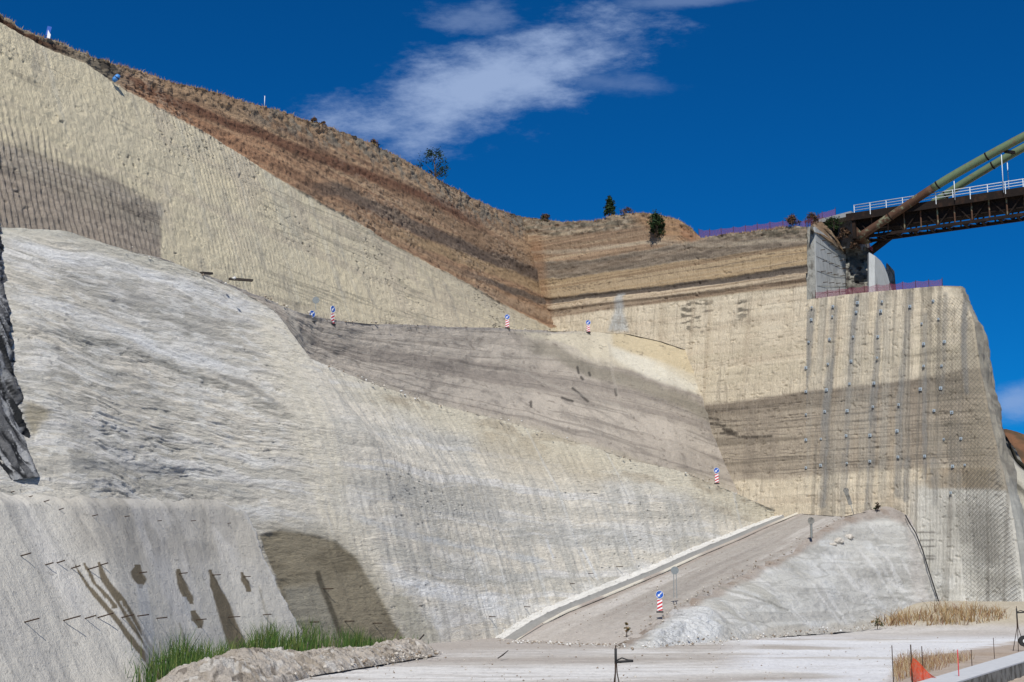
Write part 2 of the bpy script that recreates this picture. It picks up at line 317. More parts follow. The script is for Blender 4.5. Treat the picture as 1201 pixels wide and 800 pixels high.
def rear(Gq, first):
    gx, gy = proj(Gq); U = Gq@RS; Z = Gq[..., 2]
    nz = fbm(U*.3, Z*.5, 61)*1.8+fbm(U*2, Z*2, 62)*.9
    b1 = crv(gx, [(600, 276), (655, 277), (710, 271), (754, 266), (800, 270), (822, 280)])
    b2 = crv(gx, [(600, 302), (627, 307), (682, 306), (737, 297), (790, 288), (822, 281), (850, 279), (945, 272)])
    b3 = crv(gx, [(600, 318), (627, 328), (682, 324), (737, 315), (806, 305), (900, 293), (945, 287)])
    b4 = crv(gx, [(600, 340), (644, 350), (710, 343), (809, 331), (900, 318), (945, 311)])
    b5 = crv(gx, [(600, 345), (644, 356), (710, 348), (809, 337), (900, 325), (945, 319)])
    b6 = crv(gx, [(600, 352), (647, 363), (737, 352), (820, 343), (900, 332), (945, 327)])
    b7 = crv(gx, [(600, 360), (647, 372), (737, 360), (820, 350), (900, 341), (945, 336)])
    b8 = crv(gx, [(640, 440), (826, 474), (870, 470), (940, 459), (1000, 453), (1060, 446), (1100, 440), (1150, 428)])
    b9 = crv(gx, [(800, 566), (842, 564), (930, 561), (1000, 553), (1060, 549), (1112, 547), (1200, 546)])
    c = np.zeros(Gq.shape); c[:] = (.59, .515, .39)
    c = lay(c, ss(fbm(U*.5, Z*.04, 63), -.1, .5), (.52, .445, .325), .6)
    c = lay(c, ss(fbm(U*.05, Z*.8, 64), .0, .5), (.50, .42, .31), .7)
    def band(lo, hi, col, a=.95, s=1.3):
        nonlocal c; c = lay(c, ss(gy-lo+nz, -s, s)*(1-ss(gy-hi+nz, -s, s)), col, a)
    band(0*gx, b1, (.24, .195, .14)); band(b1, b2, (.34, .235, .15)); band(b2, b3, (.16, .13, .10), .9, 2.2)
    band(b3, b4, (.35, .255, .15)); band(b4, b5, (.115, .10, .083), .95); band(b5, b6, (.50, .40, .28), .95); band(b6, b7, (.31, .235, .165), .9)
    up = 1-ss(gy-b7, -2, 1)
    c = lay(c, up*ss(fbm(U*.02, Z*2.0, 114, 6), .03, .22), (.42, .33, .22), .55); c = lay(c, up*ss(-fbm(U*.02, Z*2.3, 115, 6), .04, .25), (.17, .115, .075), .6); c = lay(c, up*ss(ridg(U*.03, Z*3.0, 116, 4), .84, .97), (.08, .06, .045), .6)
    c = lay(c, ss(fbm(U*.015, Z*.9, 117, 6), .03, .3)*(1-up)*(gy < b8), (.47, .41, .30), .55)
    band(b2, b3, (.15, .12, .092), .62, 2.2); band(b4, b5, (.11, .09, .075), .8); c = lay(c, (1-ss(np.abs(gy-(b1+b2)*.5-6+4*fbm(U*.1, Z*.4, 118)), 1, 4)), (.42, .36, .27), .5)
    if first:
        c = lay(c, (1-ss(gy-b1, -4, 3))*ss(fbm(U*1.3, Z*1.6, 65), -.1, .25), (.13, .115, .085), .8)
        c = lay(c, (1-ss(gy-b1, -4, 3))*ss(fbm(U*1.3, Z*1.6, 68), .2, .45), (.42, .35, .26), .7)
        c = lay(c, pmask(gx, gy, [(735, 250), (770, 250), (800, 258), (826, 280), (800, 284), (770, 276)], 6, nz*2), (.33, .205, .115), .85)
        c = lay(c, pmask(gx, gy, [(795, 262), (822, 276), (812, 284), (798, 280)], 3, nz*2), (.30, .15, .085), .6)
        c = lay(c, ss(np.sin((gy-b1)*.9+fbm(U*.1, Z*.2, 66)*3), .3, 1)*(1-ss(gy-b2, -3, 2)), (.22, .15, .10), .5)
        c = lay(c, (ss(gy-b2, -1, 2)*(1-ss(gy-b3, -2, 1)))*ss(fbm(U*.5, Z*2.2, 67), .0, .4), (.27, .22, .165), .7)
        c = lay(c, (1-ss(np.abs(gx-(641+(gy-380)*.13)), 2, 13))*ss(gy, 262, 290), (.22, .115, .06), .5)
        c = lay(c, pmask(gx, gy, [(724, 345), (731, 345), (732, 366), (736, 388), (712, 388), (720, 366)], 3, nz), (.40, .42, .42), .75)
        for (xa, xb, ya, yb) in ((800, 824, 352, 388), (826, 834, 352, 378), (864, 878, 352, 372)):
            k = (1-ss(np.abs(gx-(xa+xb)/2)+nz*2, (xb-xa)/2-2, (xb-xa)/2+3))*ss(gy, ya-2, ya+3)*(1-ss(gy, yb-8, yb+14))
            c = lay(c, k*ss(fbm(U*.9, Z*3.4, 69, 3), .02, .22), (.10, .09, .07), .85)
    # grey brown strata
    gz = 5*fbm(U*.1, Z*.3, 70)
    band(b8, b9, (.32, .27, .208), .92, 3.0)
    mm = ss(gy-b8, 0, 3)*(1-ss(gy-b9, -3, 0))
    c = lay(c, mm*(1-ss(gy-b8+gz, 6, 22)), (.16, .13, .098), .75)
    c = lay(c, mm*ss(fbm(U*.018, Z*1.5, 71, 5), .02, .25), (.19, .16, .12), .7); c = lay(c, mm*ss(fbm(U*.018, Z*1.3, 72, 5), .08, .3), (.40, .34, .26), .7); c = lay(c, mm*ss(ridg(U*.02, Z*2.6, 79, 4), .80, .96), (.09, .075, .06), .7)
    c = lay(c, mm*ss(fbm(U*.5, Z*.05, 73, 3), .1, .6), (.22, .185, .145), .5)
    for (pts) in ([(828, 490), (842, 492)], [(830, 497), (850, 499)], [(848, 503), (858, 505)], [(845, 508), (864, 508)], [(868, 512), (905, 512)], [(850, 505), (866, 512)]):
        c = lay(c, line_mask(gx, gy+nz, pts, 2.4), (.06, .05, .04), .85)
    # dark thin cracks following the bedding and vertical ones
    c = lay(c, ss(ridg(U*.10, Z*1.3, 74, 3), .93, .985)*(gy > 350), (.20, .17, .13), .4)
    c = lay(c, ss(ridg(U*1.1, Z*.06, 109, 4), .86, .98)*(gy > b7), (.26, .22, .17), .45)
    c = lay(c, ss(vn(U*1.25, Z*.06, 75), .55, .9)*(gy > b7), (.40, .33, .24), .45)
    if not first:
        net = ss(gx, 1083, 1092)
        c = lay(c, ss(gy-b9+nz*2, 12, 26)*ss(gx, 1050, 1085), (.54, .52, .46), 1.0)
        c = lay(c, ss(gy, 560, 600)*ss(gx, 1060, 1100)*ss(fbm(U*.25, Z*.25, 76), -.1, .4), (.38, .37, .33), .6)
        c = lay(c, ss(gy, 650, 690)*ss(fbm(U*.25, Z*.4, 77), -.3, .2), (.66, .65, .60), .8)
        c = lay(c, net*ss(gy-b9, 0, 3)*(1-ss(gy, 570, 576)), (.30, .235, .16), .9)
        c = lay(c, net*ss(fbm(U*.35, Z*.35, 78), -.3, .3)*(1-ss(gy, 560, 575)), (.22, .195, .15), .45)
        c = lay(c, ss(gx, 1118, 1150)*(1-ss(gy, 560, 580)), (.28, .24, .175), .55)
        c = lay(c, pmask(gx, gy, [(1100, 590), (1140, 585), (1172, 610), (1170, 660), (1120, 640), (1105, 610)], 14, nz*6), (.27, .255, .22), .6)
        c = lay(c, ss(fbm(U*.55, Z*.025, 112, 4), -.05, .35)*ss(gx, 935, 960)*(1-.5*ss(gy, 560, 590)), (.32, .30, .255), .5)
        c = lay(c, ss(fbm(U*1.9, Z*.03, 113, 4), .1, .4)*ss(gx, 935, 960), (.17, .155, .13), .5)
        for i, (pts, w) in enumerate((([(952, 365), (949, 400), (943, 470), (936, 520), (934, 590)], 5), ([(977, 362), (973, 420), (967, 500), (965, 560), (963, 592)], 5),
                 ([(1005, 350), (999, 420), (995, 480), (990, 560), (988, 610)], 3.5), ([(1034, 345), (1028, 440), (1024, 480), (1020, 570), (1018, 600)], 4.5),
                 ([(1068, 345), (1060, 430), (1054, 480), (1053, 580)], 4), ([(1064, 540), (1062, 585)], 4), ([(1084, 370), (1084, 560)], 3), ([(1096, 540), (1096, 590)], 3.5), ([(1110, 345), (1106, 460)], 3), ([(1128, 345), (1134, 460)], 3))):
            wob = nz*1.0+2*fbm(U*.4, Z*.1, 80+i); k = line_mask(gx+wob, gy, pts, w*1.35)
            c = lay(c, k*(.55+.45*ss(fbm(U*1.5, Z*.12, 90+i, 4), -.3, .3)), (.205, .20, .185), .78)
        c = lay(c, (1-ss(gy-crv(gx, topR), 0, 16))*ss(fbm(U*1.6, Z*.25, 101), -.1, .35), (.22, .195, .15), .6)
        for yy_ in (624, 633, 641, 652, 655):
            c = lay(c, (1-ss(np.abs(gy-yy_+nz*.6), .4, 1.5))*(1-ss(np.abs(gx-1086), 8, 13)), (.12, .11, .10), .7)
    tooth = np.abs(((U/.37+.7*fbm(U*.3, Z*.25, 102)) % 1)-.5)*2
    beds = fbm(U*.06, Z*1.1, 103, 4)
    dis = -.05*(1-tooth)**2*(.4+.6*ss(fbm(U*.1, Z*.1, 108), -.4, .4))+.09*beds+.07*fbm(U*.9, Z*.9, 104)+.2*fbm(U*.12, Z*.10, 105)
    dis -= .22*ss(gy-b4, -1, 2)*(1-ss(gy-b5, -1, 2)); dis += .25*ss(gy-b5, 0, 2)*(1-ss(gy-b6, 0, 3))
    if first:
        dis += (1-ss(gy-b1, -3, 3))*.4*fbm(U*1.1, Z*1.4, 65); dis += ss(gy-b2, -2, 2)*(1-ss(gy-b3, -2, 2))*.14*fbm(U*1.1, Z*2.6, 106, 5)
    dis -= .13*ss(fbm(U*2.2, Z*2.8, 107, 3), .42, .6)
    if not first: dis = dis-(.8*ss(gx-np.interp(gy, [p[0] for p in edgeR], [p[1] for p in edgeR]), -26, 0)**2.2)
    N = blur(gnormals(Gq), 2)
    return Gq+N*dis[..., None], c, (Gq, gx, gy, N)
GAd, cA, S_RA = rear(GA, True); GBd, cB, S_RB = rear(GB, False)
struct(mesh_grid('rock_face', GAd, cA, M_sand)); struct(mesh_grid('rock_face', GBd, cB, M_sand))
# top of the rear wall: plateau and ledge
top = GAd[-1]; pg = np.stack([top[::3]-[0, 0, .05], top[::3]+[.5, 3, .1], top[::3]+[9, 44, .5]], 0)
struct(mesh_grid('plateau', pg, np.broadcast_to(np.array([.25, .19, .12]), pg.shape), M_ground))
top = GBd[-1]; inn = np.array([.22, .975, 0]); pg = np.stack([top[::3]-[0, 0, .03], top[::3]+inn*3-[0, 0, .1], top[::3]+inn*22-[0, 0, .3]], 0)
struct(mesh_grid('ledge', pg, np.broadcast_to(np.array([.38, .34, .27]), pg.shape), M_ground))
# return face where the ledge cuts back into the upper wall
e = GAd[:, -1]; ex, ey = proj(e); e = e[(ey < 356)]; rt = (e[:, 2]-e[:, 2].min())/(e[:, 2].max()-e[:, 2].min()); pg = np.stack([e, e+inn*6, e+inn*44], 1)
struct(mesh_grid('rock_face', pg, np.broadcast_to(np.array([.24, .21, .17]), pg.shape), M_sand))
# shaded flank turning away on the right
e = GBd[:, -1]
prof = [0, 1.2, 3.2, 6, 10, 15]; off = [(0, 0, 0), (1.0, 1.2, 0), (2.2, 4.2, 0), (4.0, 9.0, -.4), (6.2, 16, -1.2), (8.5, 27, -2.5)]
pg = np.stack([e+np.array(o_)*1.0 for o_ in off], 1)
fine = []
for i in range(len(off)-1):
    for t in np.linspace(0, 1, 14, endpoint=(i == len(off)-2)): fine.append(pg[:, i]*(1-t)+pg[:, i+1]*t)
pg = np.stack(fine, 1); Uf = pg[..., 1]; Zf = pg[..., 2]
Nf = blur(gnormals(pg), 3); ad = ss(np.arange(pg.shape[1])[None], 0, 8)
pg2 = pg+Nf*(ad*(.4*fbm(Uf*.7, Zf*.35, 120)+.9*fbm(Uf*.2, Zf*.12, 121)))[..., None]
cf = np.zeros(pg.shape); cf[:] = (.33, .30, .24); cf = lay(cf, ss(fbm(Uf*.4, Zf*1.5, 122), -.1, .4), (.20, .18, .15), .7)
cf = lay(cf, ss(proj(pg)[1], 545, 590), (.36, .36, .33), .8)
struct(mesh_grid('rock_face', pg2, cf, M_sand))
# farther spur and brown hill at the right edge
sp_t = [(1140, 452, 196), (1156, 470, 190), (1166, 482, 186), (1178, 500, 183), (1190, 522, 180), (1204, 540, 178), (1240, 566, 176), (1300, 600, 172)]
rows = [P(np.array([p[0] for p in sp_t]), np.full(len(sp_t), 716.), np.array([p[2]-6. for p in sp_t])),
        P(np.array([p[0] for p in sp_t]), np.array([p[1]+34. for p in sp_t]), np.array([p[2]-5. for p in sp_t])),
        P(np.array([p[0] for p in sp_t]), np.array([p[1]+12. for p in sp_t]), np.array([p[2]+2. for p in sp_t])),
        P(*[np.array([float(p[i]) for p in sp_t]) for i in range(3)])]
g = grid_from_rows(rows, 1.5); ux = g[..., 0]; uz = g[..., 2]; c = np.zeros(g.shape); c[:] = (.42, .40, .34); c = lay(c, ss(fbm(ux*.8, uz*.3, 130), 0, .4), (.2, .19, .17), .7)
sx, sy = proj(g); c = lay(c, (1-ss(np.abs(sy-crv(sx, [(p[0], p[1]+20) for p in sp_t])), 3, 9)), (.05, .05, .05), .8)  # near-black band below the ridge: gully shadow painted in
g = g+blur(gnormals(g), 2)*(.8*ridg(ux*.35+uz*.2, uz*.1, 131))[..., None]
struct(mesh_grid('rock_spur', g, c, M_sand))
hx = [(1140, 520, 330), (1165, 506, 330), (1180, 504, 325), (1201, 509, 320), (1260, 520, 310), (1400, 560, 300)]
rows = [P(*[np.array([float(v) for v in q]) for q in zip(*[(a, 690, d-60) for a, b_, d in hx])]), P(*[np.array([float(v) for v in q]) for q in zip(*hx)])]
g = grid_from_rows(rows, 2); c = np.zeros(g.shape); c[:] = (.17, .085, .045); ux = g[..., 0]; uz = g[..., 2]; c = lay(c, ss(fbm(ux*.3, uz*.3, 133), 0, .3), (.07, .05, .03), .8); g = g+gnormals(g)*(.8*fbm(ux*.4, uz*.4, 134))[..., None]
struct(mesh_grid('far_hill', g, c, M_ground))

# --- lower pale face: foot and crest, matched
LP = [((-60, 835, 46.6), (-140, 256, 74.5)), ((0, 823, 50), (-110, 258, 76)), ((90, 810, 56), (-55, 262, 79)), ((170, 800, 61.2), (-8, 265, 81.6)), ((230, 781, 74), (72, 270, 86.8)), ((285, 770, 83.5), (142, 291, 91.5)), ((370, 763, 92), (208, 310, 96.6)),
      ((480, 755, 103), (280, 341, 103)), ((535, 751, 110.5), (322, 364, 106.5)), ((580, 747, 118.5), (343, 412, 110)), ((610, 731, 123), (420, 444, 118)), ((640, 716, 127), (500, 471, 127)),
      ((700, 692, 134.5), (600, 496, 137)), ((760, 668, 142), (690, 523, 143)), ((800, 650, 147.5), (745, 541, 147.5)), ((850, 630, 155), (800, 553, 153)), ((885, 616, 161), (850, 573, 158)), ((922, 602, 166.5), (905, 597, 163.8))]
K = [q[1] for q in LP]; FT = [q[0] for q in LP]
def PP(l): a = np.array(l, float); return P(a[:, 0], a[:, 1], a[:, 2])
ft3 = PP(FT); k3 = PP(K); ft3b = ft3.copy(); ft3b[:, 2] -= .6
mid3 = ft3*.42+k3*.58; bul = np.array([0]*6+[.2, .8, 1.2, 1.4, 1.0, .6, .4, .4, .3, .2, 0, 0])
lpn = unit((.8, -.35, .6)); mid3 = mid3+lpn*bul[:, None]*1.6
G = grid_from_rows([ft3b, mid3, k3], 1.25, 1.15); G = blur(G, 40)
gx, gy = proj(G); S = unit((.5, .86, 0)); U = G@S; Z = G[..., 2]; N = blur(gnormals(G), 6)
kx = crv(gx, [(q[0], q[1]) for q in K]); dk = gy-kx
left = 1-ss(gx, 300, 420)
wp = fbm(U*.10, Z*.16, 201, 3)
Zs = Z+wp*1.1
led = fbm(U*.20+wp, Zs*1.9, 202, 6); led2 = ridg(U*.16+wp, Zs*1.7, 203, 5)
crs = ss(led2, .78, .96)*ss(fbm(U*.15, Z*.3, 209), -.2, .2)
dis = left*(.10*led-.05*crs+.07*fbm(U*1.2, Z*4.5, 204, 5)+.05*fbm(U*.3+wp, Zs*.5, 210))+(1-left)*(.035*led-.02*crs+.06*fbm(U*1.8, Z*2.2, 205, 5)+.09*fbm(U*2.2, Z*.3, 206, 4))
pit = ss(fbm(U*1.9, Zs*4.2, 207, 4), .46, .60)*ss(fbm(U*.12, Z*.3, 215), .0, .4)
dis -= pit*.08; dis += .12*fbm(U*.05, Z*.07, 208)*left
c = np.zeros(G.shape); c[:] = (.72, .665, .56)
c = lay(c, ss(fbm(U*.06, Zs*.35, 211, 4), -.05, .45), (.60, .565, .48), .6)
c = lay(c, ss(fbm(U*.03, Zs*1.2, 218, 6), .03, .3), (.52, .49, .42), .6)
c = lay(c, ss(fbm(U*.03, Zs*1.5, 219, 6), .1, .35), (.74, .72, .68), .7)
c = lay(c, ss(fbm(U*.10, Zs*.5, 212, 4), .1, .5), (.72, .70, .65), .7)
c = lay(c, ss(fbm(U*1.6, Z*.25, 216, 4), .05, .35)*(1-left), (.50, .48, .43), .65)
c = lay(c, crs*(.3+.7*left), (.38, .36, .31), .4)  # creases tinted darker, adding shade to the shallow relief
c = lay(c, ss(fbm(U*.5, Z*.5, 213), .05, .5), (.50, .48, .42), .5)
rot = (gx-600)*.33
def strip(pts, w, col, a, s1=220):
    global c
    dd = gy-crv(gx, pts)+4*fbm(U*.18, Z*.3, s1); x0, x1 = pts[0][0], pts[-1][0]
    c = lay(c, (1-ss(np.abs(dd), w*.35, w))*(.45+.55*ss(fbm(U*.35, Z*1.8, s1+60, 4), -.25, .3))*ss(gx, x0-10, x0+25)*(1-ss(gx, x1-25, x1+10)), col, a)
strip([(60, 325), (140, 345), (220, 372), (310, 400)], 34, (.40, .38, .335), .75, 221)
c = lay(c, left*ss(ridg(U*.12+wp*.5, Zs*2.2, 247, 5), .70, .93)*ss(fbm(U*.1, Z*.2, 248), -.3, .2), (.33, .315, .27), .6)
c = lay(c, left*ss(fbm(U*.9, Zs*2.4, 245, 5), .08, .3), (.52, .49, .42), .5); c = lay(c, left*ss(fbm(U*.7, Zs*3.4, 246, 5), .12, .32), (.80, .78, .72), .5)
strip([(10, 283), (80, 300), (150, 312), (240, 344), (310, 372)], 9, (.78, .775, .75), .8, 222)
strip([(10, 345), (90, 365), (180, 405), (260, 430), (300, 445)], 10, (.76, .755, .73), .8, 223)
strip([(40, 388), (120, 402), (200, 430), (270, 455), (340, 487)], 6, (.24, .235, .21), .55, 224)
strip([(240, 435), (290, 450), (345, 488)], 5, (.20, .19, .175), .6, 225)
strip([(60, 545), (150, 548), (220, 562), (300, 585)], 9, (.36, .355, .33), .6, 226)
strip([(400, 560), (500, 585), (600, 615), (680, 630), (760, 632)], 16, (.46, .45, .41), .7, 227)
strip([(400, 600), (480, 628), (560, 645), (660, 665)], 6, (.58, .585, .57), .7, 228)
strip([(430, 640), (520, 665), (600, 680), (680, 688)], 14, (.48, .465, .41), .7, 229)
strip([(440, 665), (500, 690), (560, 705), (620, 715), (650, 716)], 16, (.80, .795, .77), .85, 230)
strip([(500, 510), (600, 530), (700, 560), (800, 585), (880, 600)], 16, (.45, .44, .41), .55, 231)
# cream tint near the crest on the right, and on the nose
cr = (1-ss(dk+8*fbm(U*.1, Z*.3, 232), 10, 46))*ss(gx, 360, 470)
c = lay(c, cr, (.62, .56, .425), .8)
c = lay(c, cr*ss(fbm(U*.25, Z*.8, 233), .1, .45), (.40, .34, .25), .7)
c = lay(c, (1-ss(np.abs(gx-crv(gy, [(340, 318), (400, 335), (500, 368), (600, 395), (700, 440)])+12*fbm(U*.1, Z*.1, 234)), 8, 40))*ss(gy, 345, 380)*(.6+.4*ss(fbm(U*1.2, Z*.5, 242), -.2, .3)), (.72, .66, .53), .85)
ck = gy-crv(gx, [(40, 386), (120, 402), (200, 432), (270, 455), (345, 490)])+5*fbm(U*.25, Z*.5, 243)
ckm = (1-ss(np.abs(ck-2), 4, 11))*ss(ridg(U*.35, Zs*3.0, 244, 5), .62, .9)*(1-ss(gx, 335, 355))
c = lay(c, ckm, (.22, .21, .18), .5); dis -= .06*ckm
c = lay(c, pmask(gx, gy, [(560, 500), (720, 545), (700, 570), (600, 560), (560, 530)], 18, 10*fbm(U*.2, Z*.2, 235)), (.55, .47, .33), .55)
c = lay(c, ss(vn(U*.8, Z*.03, 236)+.5*vn(U*2.1, Z*.06, 237), .75, 1.1)*(gx > 380), (.66, .66, .63), .4)
c = lay(c, (1-ss(np.abs(gx-crv(gy, [(590, 720), (655, 743)])), .6, 2))*ss(gy, 618, 630)*(1-ss(gy, 650, 660)), (.68, .68, .66), .7)
c = lay(c, (1-ss(np.abs(gx-(684+(gy-645)*.5)), .7, 2.2))*ss(gy, 636, 645)*(1-ss(gy, 676, 684)), (.70, .70, .68), .8)
c = lay(c, (1-ss(np.abs(gx-(644+(gy-640)*.35)), .7, 2))*ss(gy, 628, 635)*(1-ss(gy, 652, 660)), (.68, .68, .66), .7)
c = lay(c, pmask(gx, gy, [(24, 470), (38, 470), (62, 484), (55, 492), (40, 510), (30, 495)], 5, 5*fbm(U*.6, Z*.6, 238)), (.36, .31, .21), .75)
c = lay(c, pit, (.20, .19, .165), .5)  # pit recesses darkened: their shade is part of the colour
c = lay(c, (1-ss(dk, 2, 22+8*fbm(U*.3, Z, 239)))*(1-ss(gx, 200, 300)), (.56, .53, .44), .8)
# wet, clay-stained hollow at the foot
nzw = 7*fbm(U*.3, Z*.3, 240)
wet = pmask(gx, gy, [(306, 628), (330, 622), (395, 636), (420, 655), (440, 688), (462, 730), (482, 757), (420, 800), (340, 800), (345, 740), (328, 690)], 2.5, nzw*.6)
wet2 = 1-ss(sdpoly(gx, gy, [(306, 628), (330, 622), (395, 636), (420, 655), (440, 688), (462, 730), (482, 757), (420, 800), (340, 800), (345, 740), (328, 690)])+nzw, -2, 22)
c = lay(c, wet2*(gx > 300), (.36, .325, .25), .6)
c = lay(c, wet, (.25, .215, .148), .93)
c = lay(c, wet*ss(fbm(U*.2, Z*.9, 241), 0, .4), (.165, .14, .095), .7)
c = lay(c, wet*pmask(gx, gy, [(335, 690), (378, 684), (392, 720), (402, 750), (350, 752)], 6, nzw), (.30, .28, .225), .8)
c = lay(c, wet*line_mask(gx, gy, [(374, 672), (386, 705), (402, 745)], 5), (.08, .07, .05), .8)
c = lay(c, pmask(gx, gy, [(455, 700), (470, 690), (500, 720), (520, 755), (486, 757), (470, 730)], 6, nzw), (.44, .41, .32), .7)
dis -= wet*.10; 
lpG, lpN, lpx, lpy = G, N, gx, gy
struct(mesh_grid('rock_face', G+N*dis[..., None], c, M_marl2))
S_LP = (G, gx, gy, N)
# --- sprayed concrete lining over the lower left
poly = [(-200, 540), (0, 556), (50, 560), (100, 567), (170, 573), (240, 580), (286, 598), (302, 625), (310, 655), (322, 680), (336, 710), (352, 738), (358, 770), (345, 900), (-300, 900)]
rg = fbm(U*.8, Z*.8, 250, 4)*3.0+fbm(U*3, Z*3, 251)*1.5
sd = sdpoly(gx, gy, poly)+rg
off = (.26-.22*ss(600-gy, 0, 30)*(1-ss(gx, 285, 300)))-1.6*ss(sd, -3.0, 1.0)
off = off-.9*ss(gy, 590, 560)*0
fade = ss(600-gy, 0, 30)*(1-ss(gx, 230, 280)); off += .10*fbm(U*.25, Z*.25, 252)+.05*fbm(U*1.2, Z*1.2, 253)-fade*.25+.14*ridg(U*.35, Z*.04, 254)*(1-ss(gx-(60+(gy-600)*.6), 0, 40))
cs = np.zeros(G.shape); cs[:] = (.55, .52, .455)
cs = lay(cs, ss(gx-(50+(gy-590)*.6), -5, 30)*(1-ss(gy+8*fbm(U*.2, Z*.2, 255), 640, 690)), (.475, .44, .375), .85)
cs = lay(cs, ss(fbm(U*.3, Z*.12, 256), .0, .5), (.60, .575, .53), .6); cs = lay(cs, ss(fbm(U*.22, Z*.4, 257), .1, .5), (.48, .455, .41), .6)
cs = lay(cs, (1-ss(gy, 575, 610))*(.5+.5*ss(fbm(U*.3, Z*.3, 258), -.2, .3)), (.60, .565, .49), .6)
cs = lay(cs, ss(fbm(U*.5, Z*.35, 262, 5), .02, .3)*(1-ss(gy, 640, 670))*ss(gx, 60, 100), (.36, .335, .29), .6)
cs = lay(cs, (1-ss(gx-(60+(gy-600)*.6), -30, 10))*(gy < 680)*ss(fbm(U*1.6, Z*.12, 259), 0, .3), (.29, .28, .26), .5)
cs = lay(cs, ss(fbm(U*5, Z*5, 260, 3), .5, .56), (.2, .19, .17), .5)
dirt = (.15, .12, .075)
def stain(pts, wid, col=dirt, a=.95):
    global cs
    p = np.array(pts, float); t = np.interp(gy, p[:, 1], p[:, 0]); w = np.interp(gy, p[:, 1], np.array(wid, float))
    q = 1-ss(np.abs(gx-t)+1.3*fbm(U*5, Z*3, 261, 5), w*.8, w*1.05+.5); cs = lay(cs, q*(gy > p[0, 1]-2)*(gy < p[-1, 1]+3), col, a)
stain([(109, 667), (117, 688), (135, 712), (155, 745), (175, 775), (195, 800)], [1.5, 5, 6.5, 7, 6, 5])
stain([(83, 670), (97, 692), (120, 720), (150, 760), (182, 800)], [1, 2.8, 4, 4.5, 5])
stain([(93, 668), (105, 690), (128, 716)], [1, 2, 3])
stain([(134, 712), (155, 745), (185, 790)], [.8, 1.1, 1.5], (.45, .43, .38))
stain([(157, 667), (155, 674), (158, 682), (160, 690)], [4, 9, 10, 3])
stain([(160, 690), (165, 730), (172, 780)], [8, 9, 9], (.50, .50, .49), .5)
stain([(204, 672), (209, 688), (215, 702), (220, 708)], [2, 6, 6.5, 2])
stain([(211, 704), (218, 722), (224, 735)], [3, 6, 3], (.52, .51, .48), .8)
stain([(222, 720), (227, 730), (230, 736)], [3, 7, 3])
stain([(242, 672), (248, 690), (257, 712), (268, 745), (278, 775)], [1.5, 6, 9, 11, 11])
stain([(300, 690), (306, 715), (316, 745)], [.6, 1.6, 1.2], (.33, .30, .24), .6)
stain([(205, 735), (213, 765), (225, 795)], [1, 3, 5], (.30, .27, .21), .6)
stain([(280, 675), (284, 684), (288, 693)], [2, 5, 3])
lr = pmask(gx, gy, [(340, 705), (360, 745), (352, 760), (335, 720)], 3)*0
cs = lay(cs, ss(sd, -7, -1)*(gy > 590), (.60, .60, .58), .7)
S_SCR = (G+N*off[..., None], gx, gy, N)
keep = (sd < 6)
wall = mesh_grid('sprayed_concrete_wall', G+N*off[..., None], cs, M_conc, keep=keep)
tag(wall, 'grey sprayed concrete lining with steel rods and brown seep stains at the lower left', 'retaining wall')
# dark, pale-flecked rock shoulder at the left edge
bd = [(262, -7), (300, -4), (340, 1), (380, 5), (440, 12), (490, 21), (530, 28), (562, 38)]
def lookup(Sf, x, y):
    G_, a, b_, N_ = Sf; i = np.argmin((a-x)**2+(b_-y)**2); i = np.unravel_index(i, a.shape); return G_[i], N_[i]
colsP = []
for y_, x_ in bd:
    g0, n0 = lookup(S_LP, x_, y_); D0 = g0[1]
    p0 = P(x_+3, y_, D0+.6); q_ = 1-.7*max(0, (y_-400)/162); p1 = P(x_-1, y_, D0-.9*q_); p2 = P(x_-22, y_+4, D0-4.5*q_); p3 = P(x_-75, y_+14, D0-11*q_); colsP.append([p0, p1, p2, p3])
cp = np.array(colsP); g = grid_from_rows([cp[:, k] for k in range(4)], 1.2); ux = g[..., 1]; uz = g[..., 2]
g = g+blur(gnormals(g), 2)*(.28*ridg(ux*.8, uz*.3, 270, 5)+.16*fbm(ux*1.5, uz*1.0, 271))[..., None]
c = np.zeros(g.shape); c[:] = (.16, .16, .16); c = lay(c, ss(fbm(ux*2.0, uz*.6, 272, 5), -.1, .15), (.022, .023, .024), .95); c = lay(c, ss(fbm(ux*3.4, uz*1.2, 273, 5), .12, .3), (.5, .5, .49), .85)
struct(mesh_grid('rock_face', g, c, M_marl))

# --- middle grey slope between the two haul roads
MG = [((120, 290, 91), (100, 284, 90)), ((190, 308, 96.8), (188, 304, 98)), ((262, 338, 102.5), (265, 333, 105.5)), ((300, 352, 106), (330, 358, 112.5)), ((322, 369, 107.8), (350, 367, 115)), ((342, 414, 111.5), (395, 376, 121.8)),
      ((370, 431, 115), (440, 380, 129.5)), ((440, 455, 123), (500, 383, 139)), ((520, 482, 133.5), (575, 385, 152)), ((610, 503, 143), (645, 388, 163.5)), ((690, 527, 149), (695, 389, 170)), ((745, 545, 153.5), (735, 391, 173.5)), ((800, 557, 159), (775, 400, 175.2)),
      ((868, 582, 168.3), (802, 409, 176)), ((880, 590, 169), (815, 412, 177))]
mb = PP([q[0] for q in MG]); mt = PP([q[1] for q in MG])
mm_ = mb*.5+mt*.5-np.array([0, 0, .6])
G = grid_from_rows([mb, mm_, mt], 1.2, 1.1); G = blur(G, 8); gx, gy = proj(G); S = unit((.55, .83, 0)); U = G@S; Z = G[..., 2]; N = blur(gnormals(G), 5)
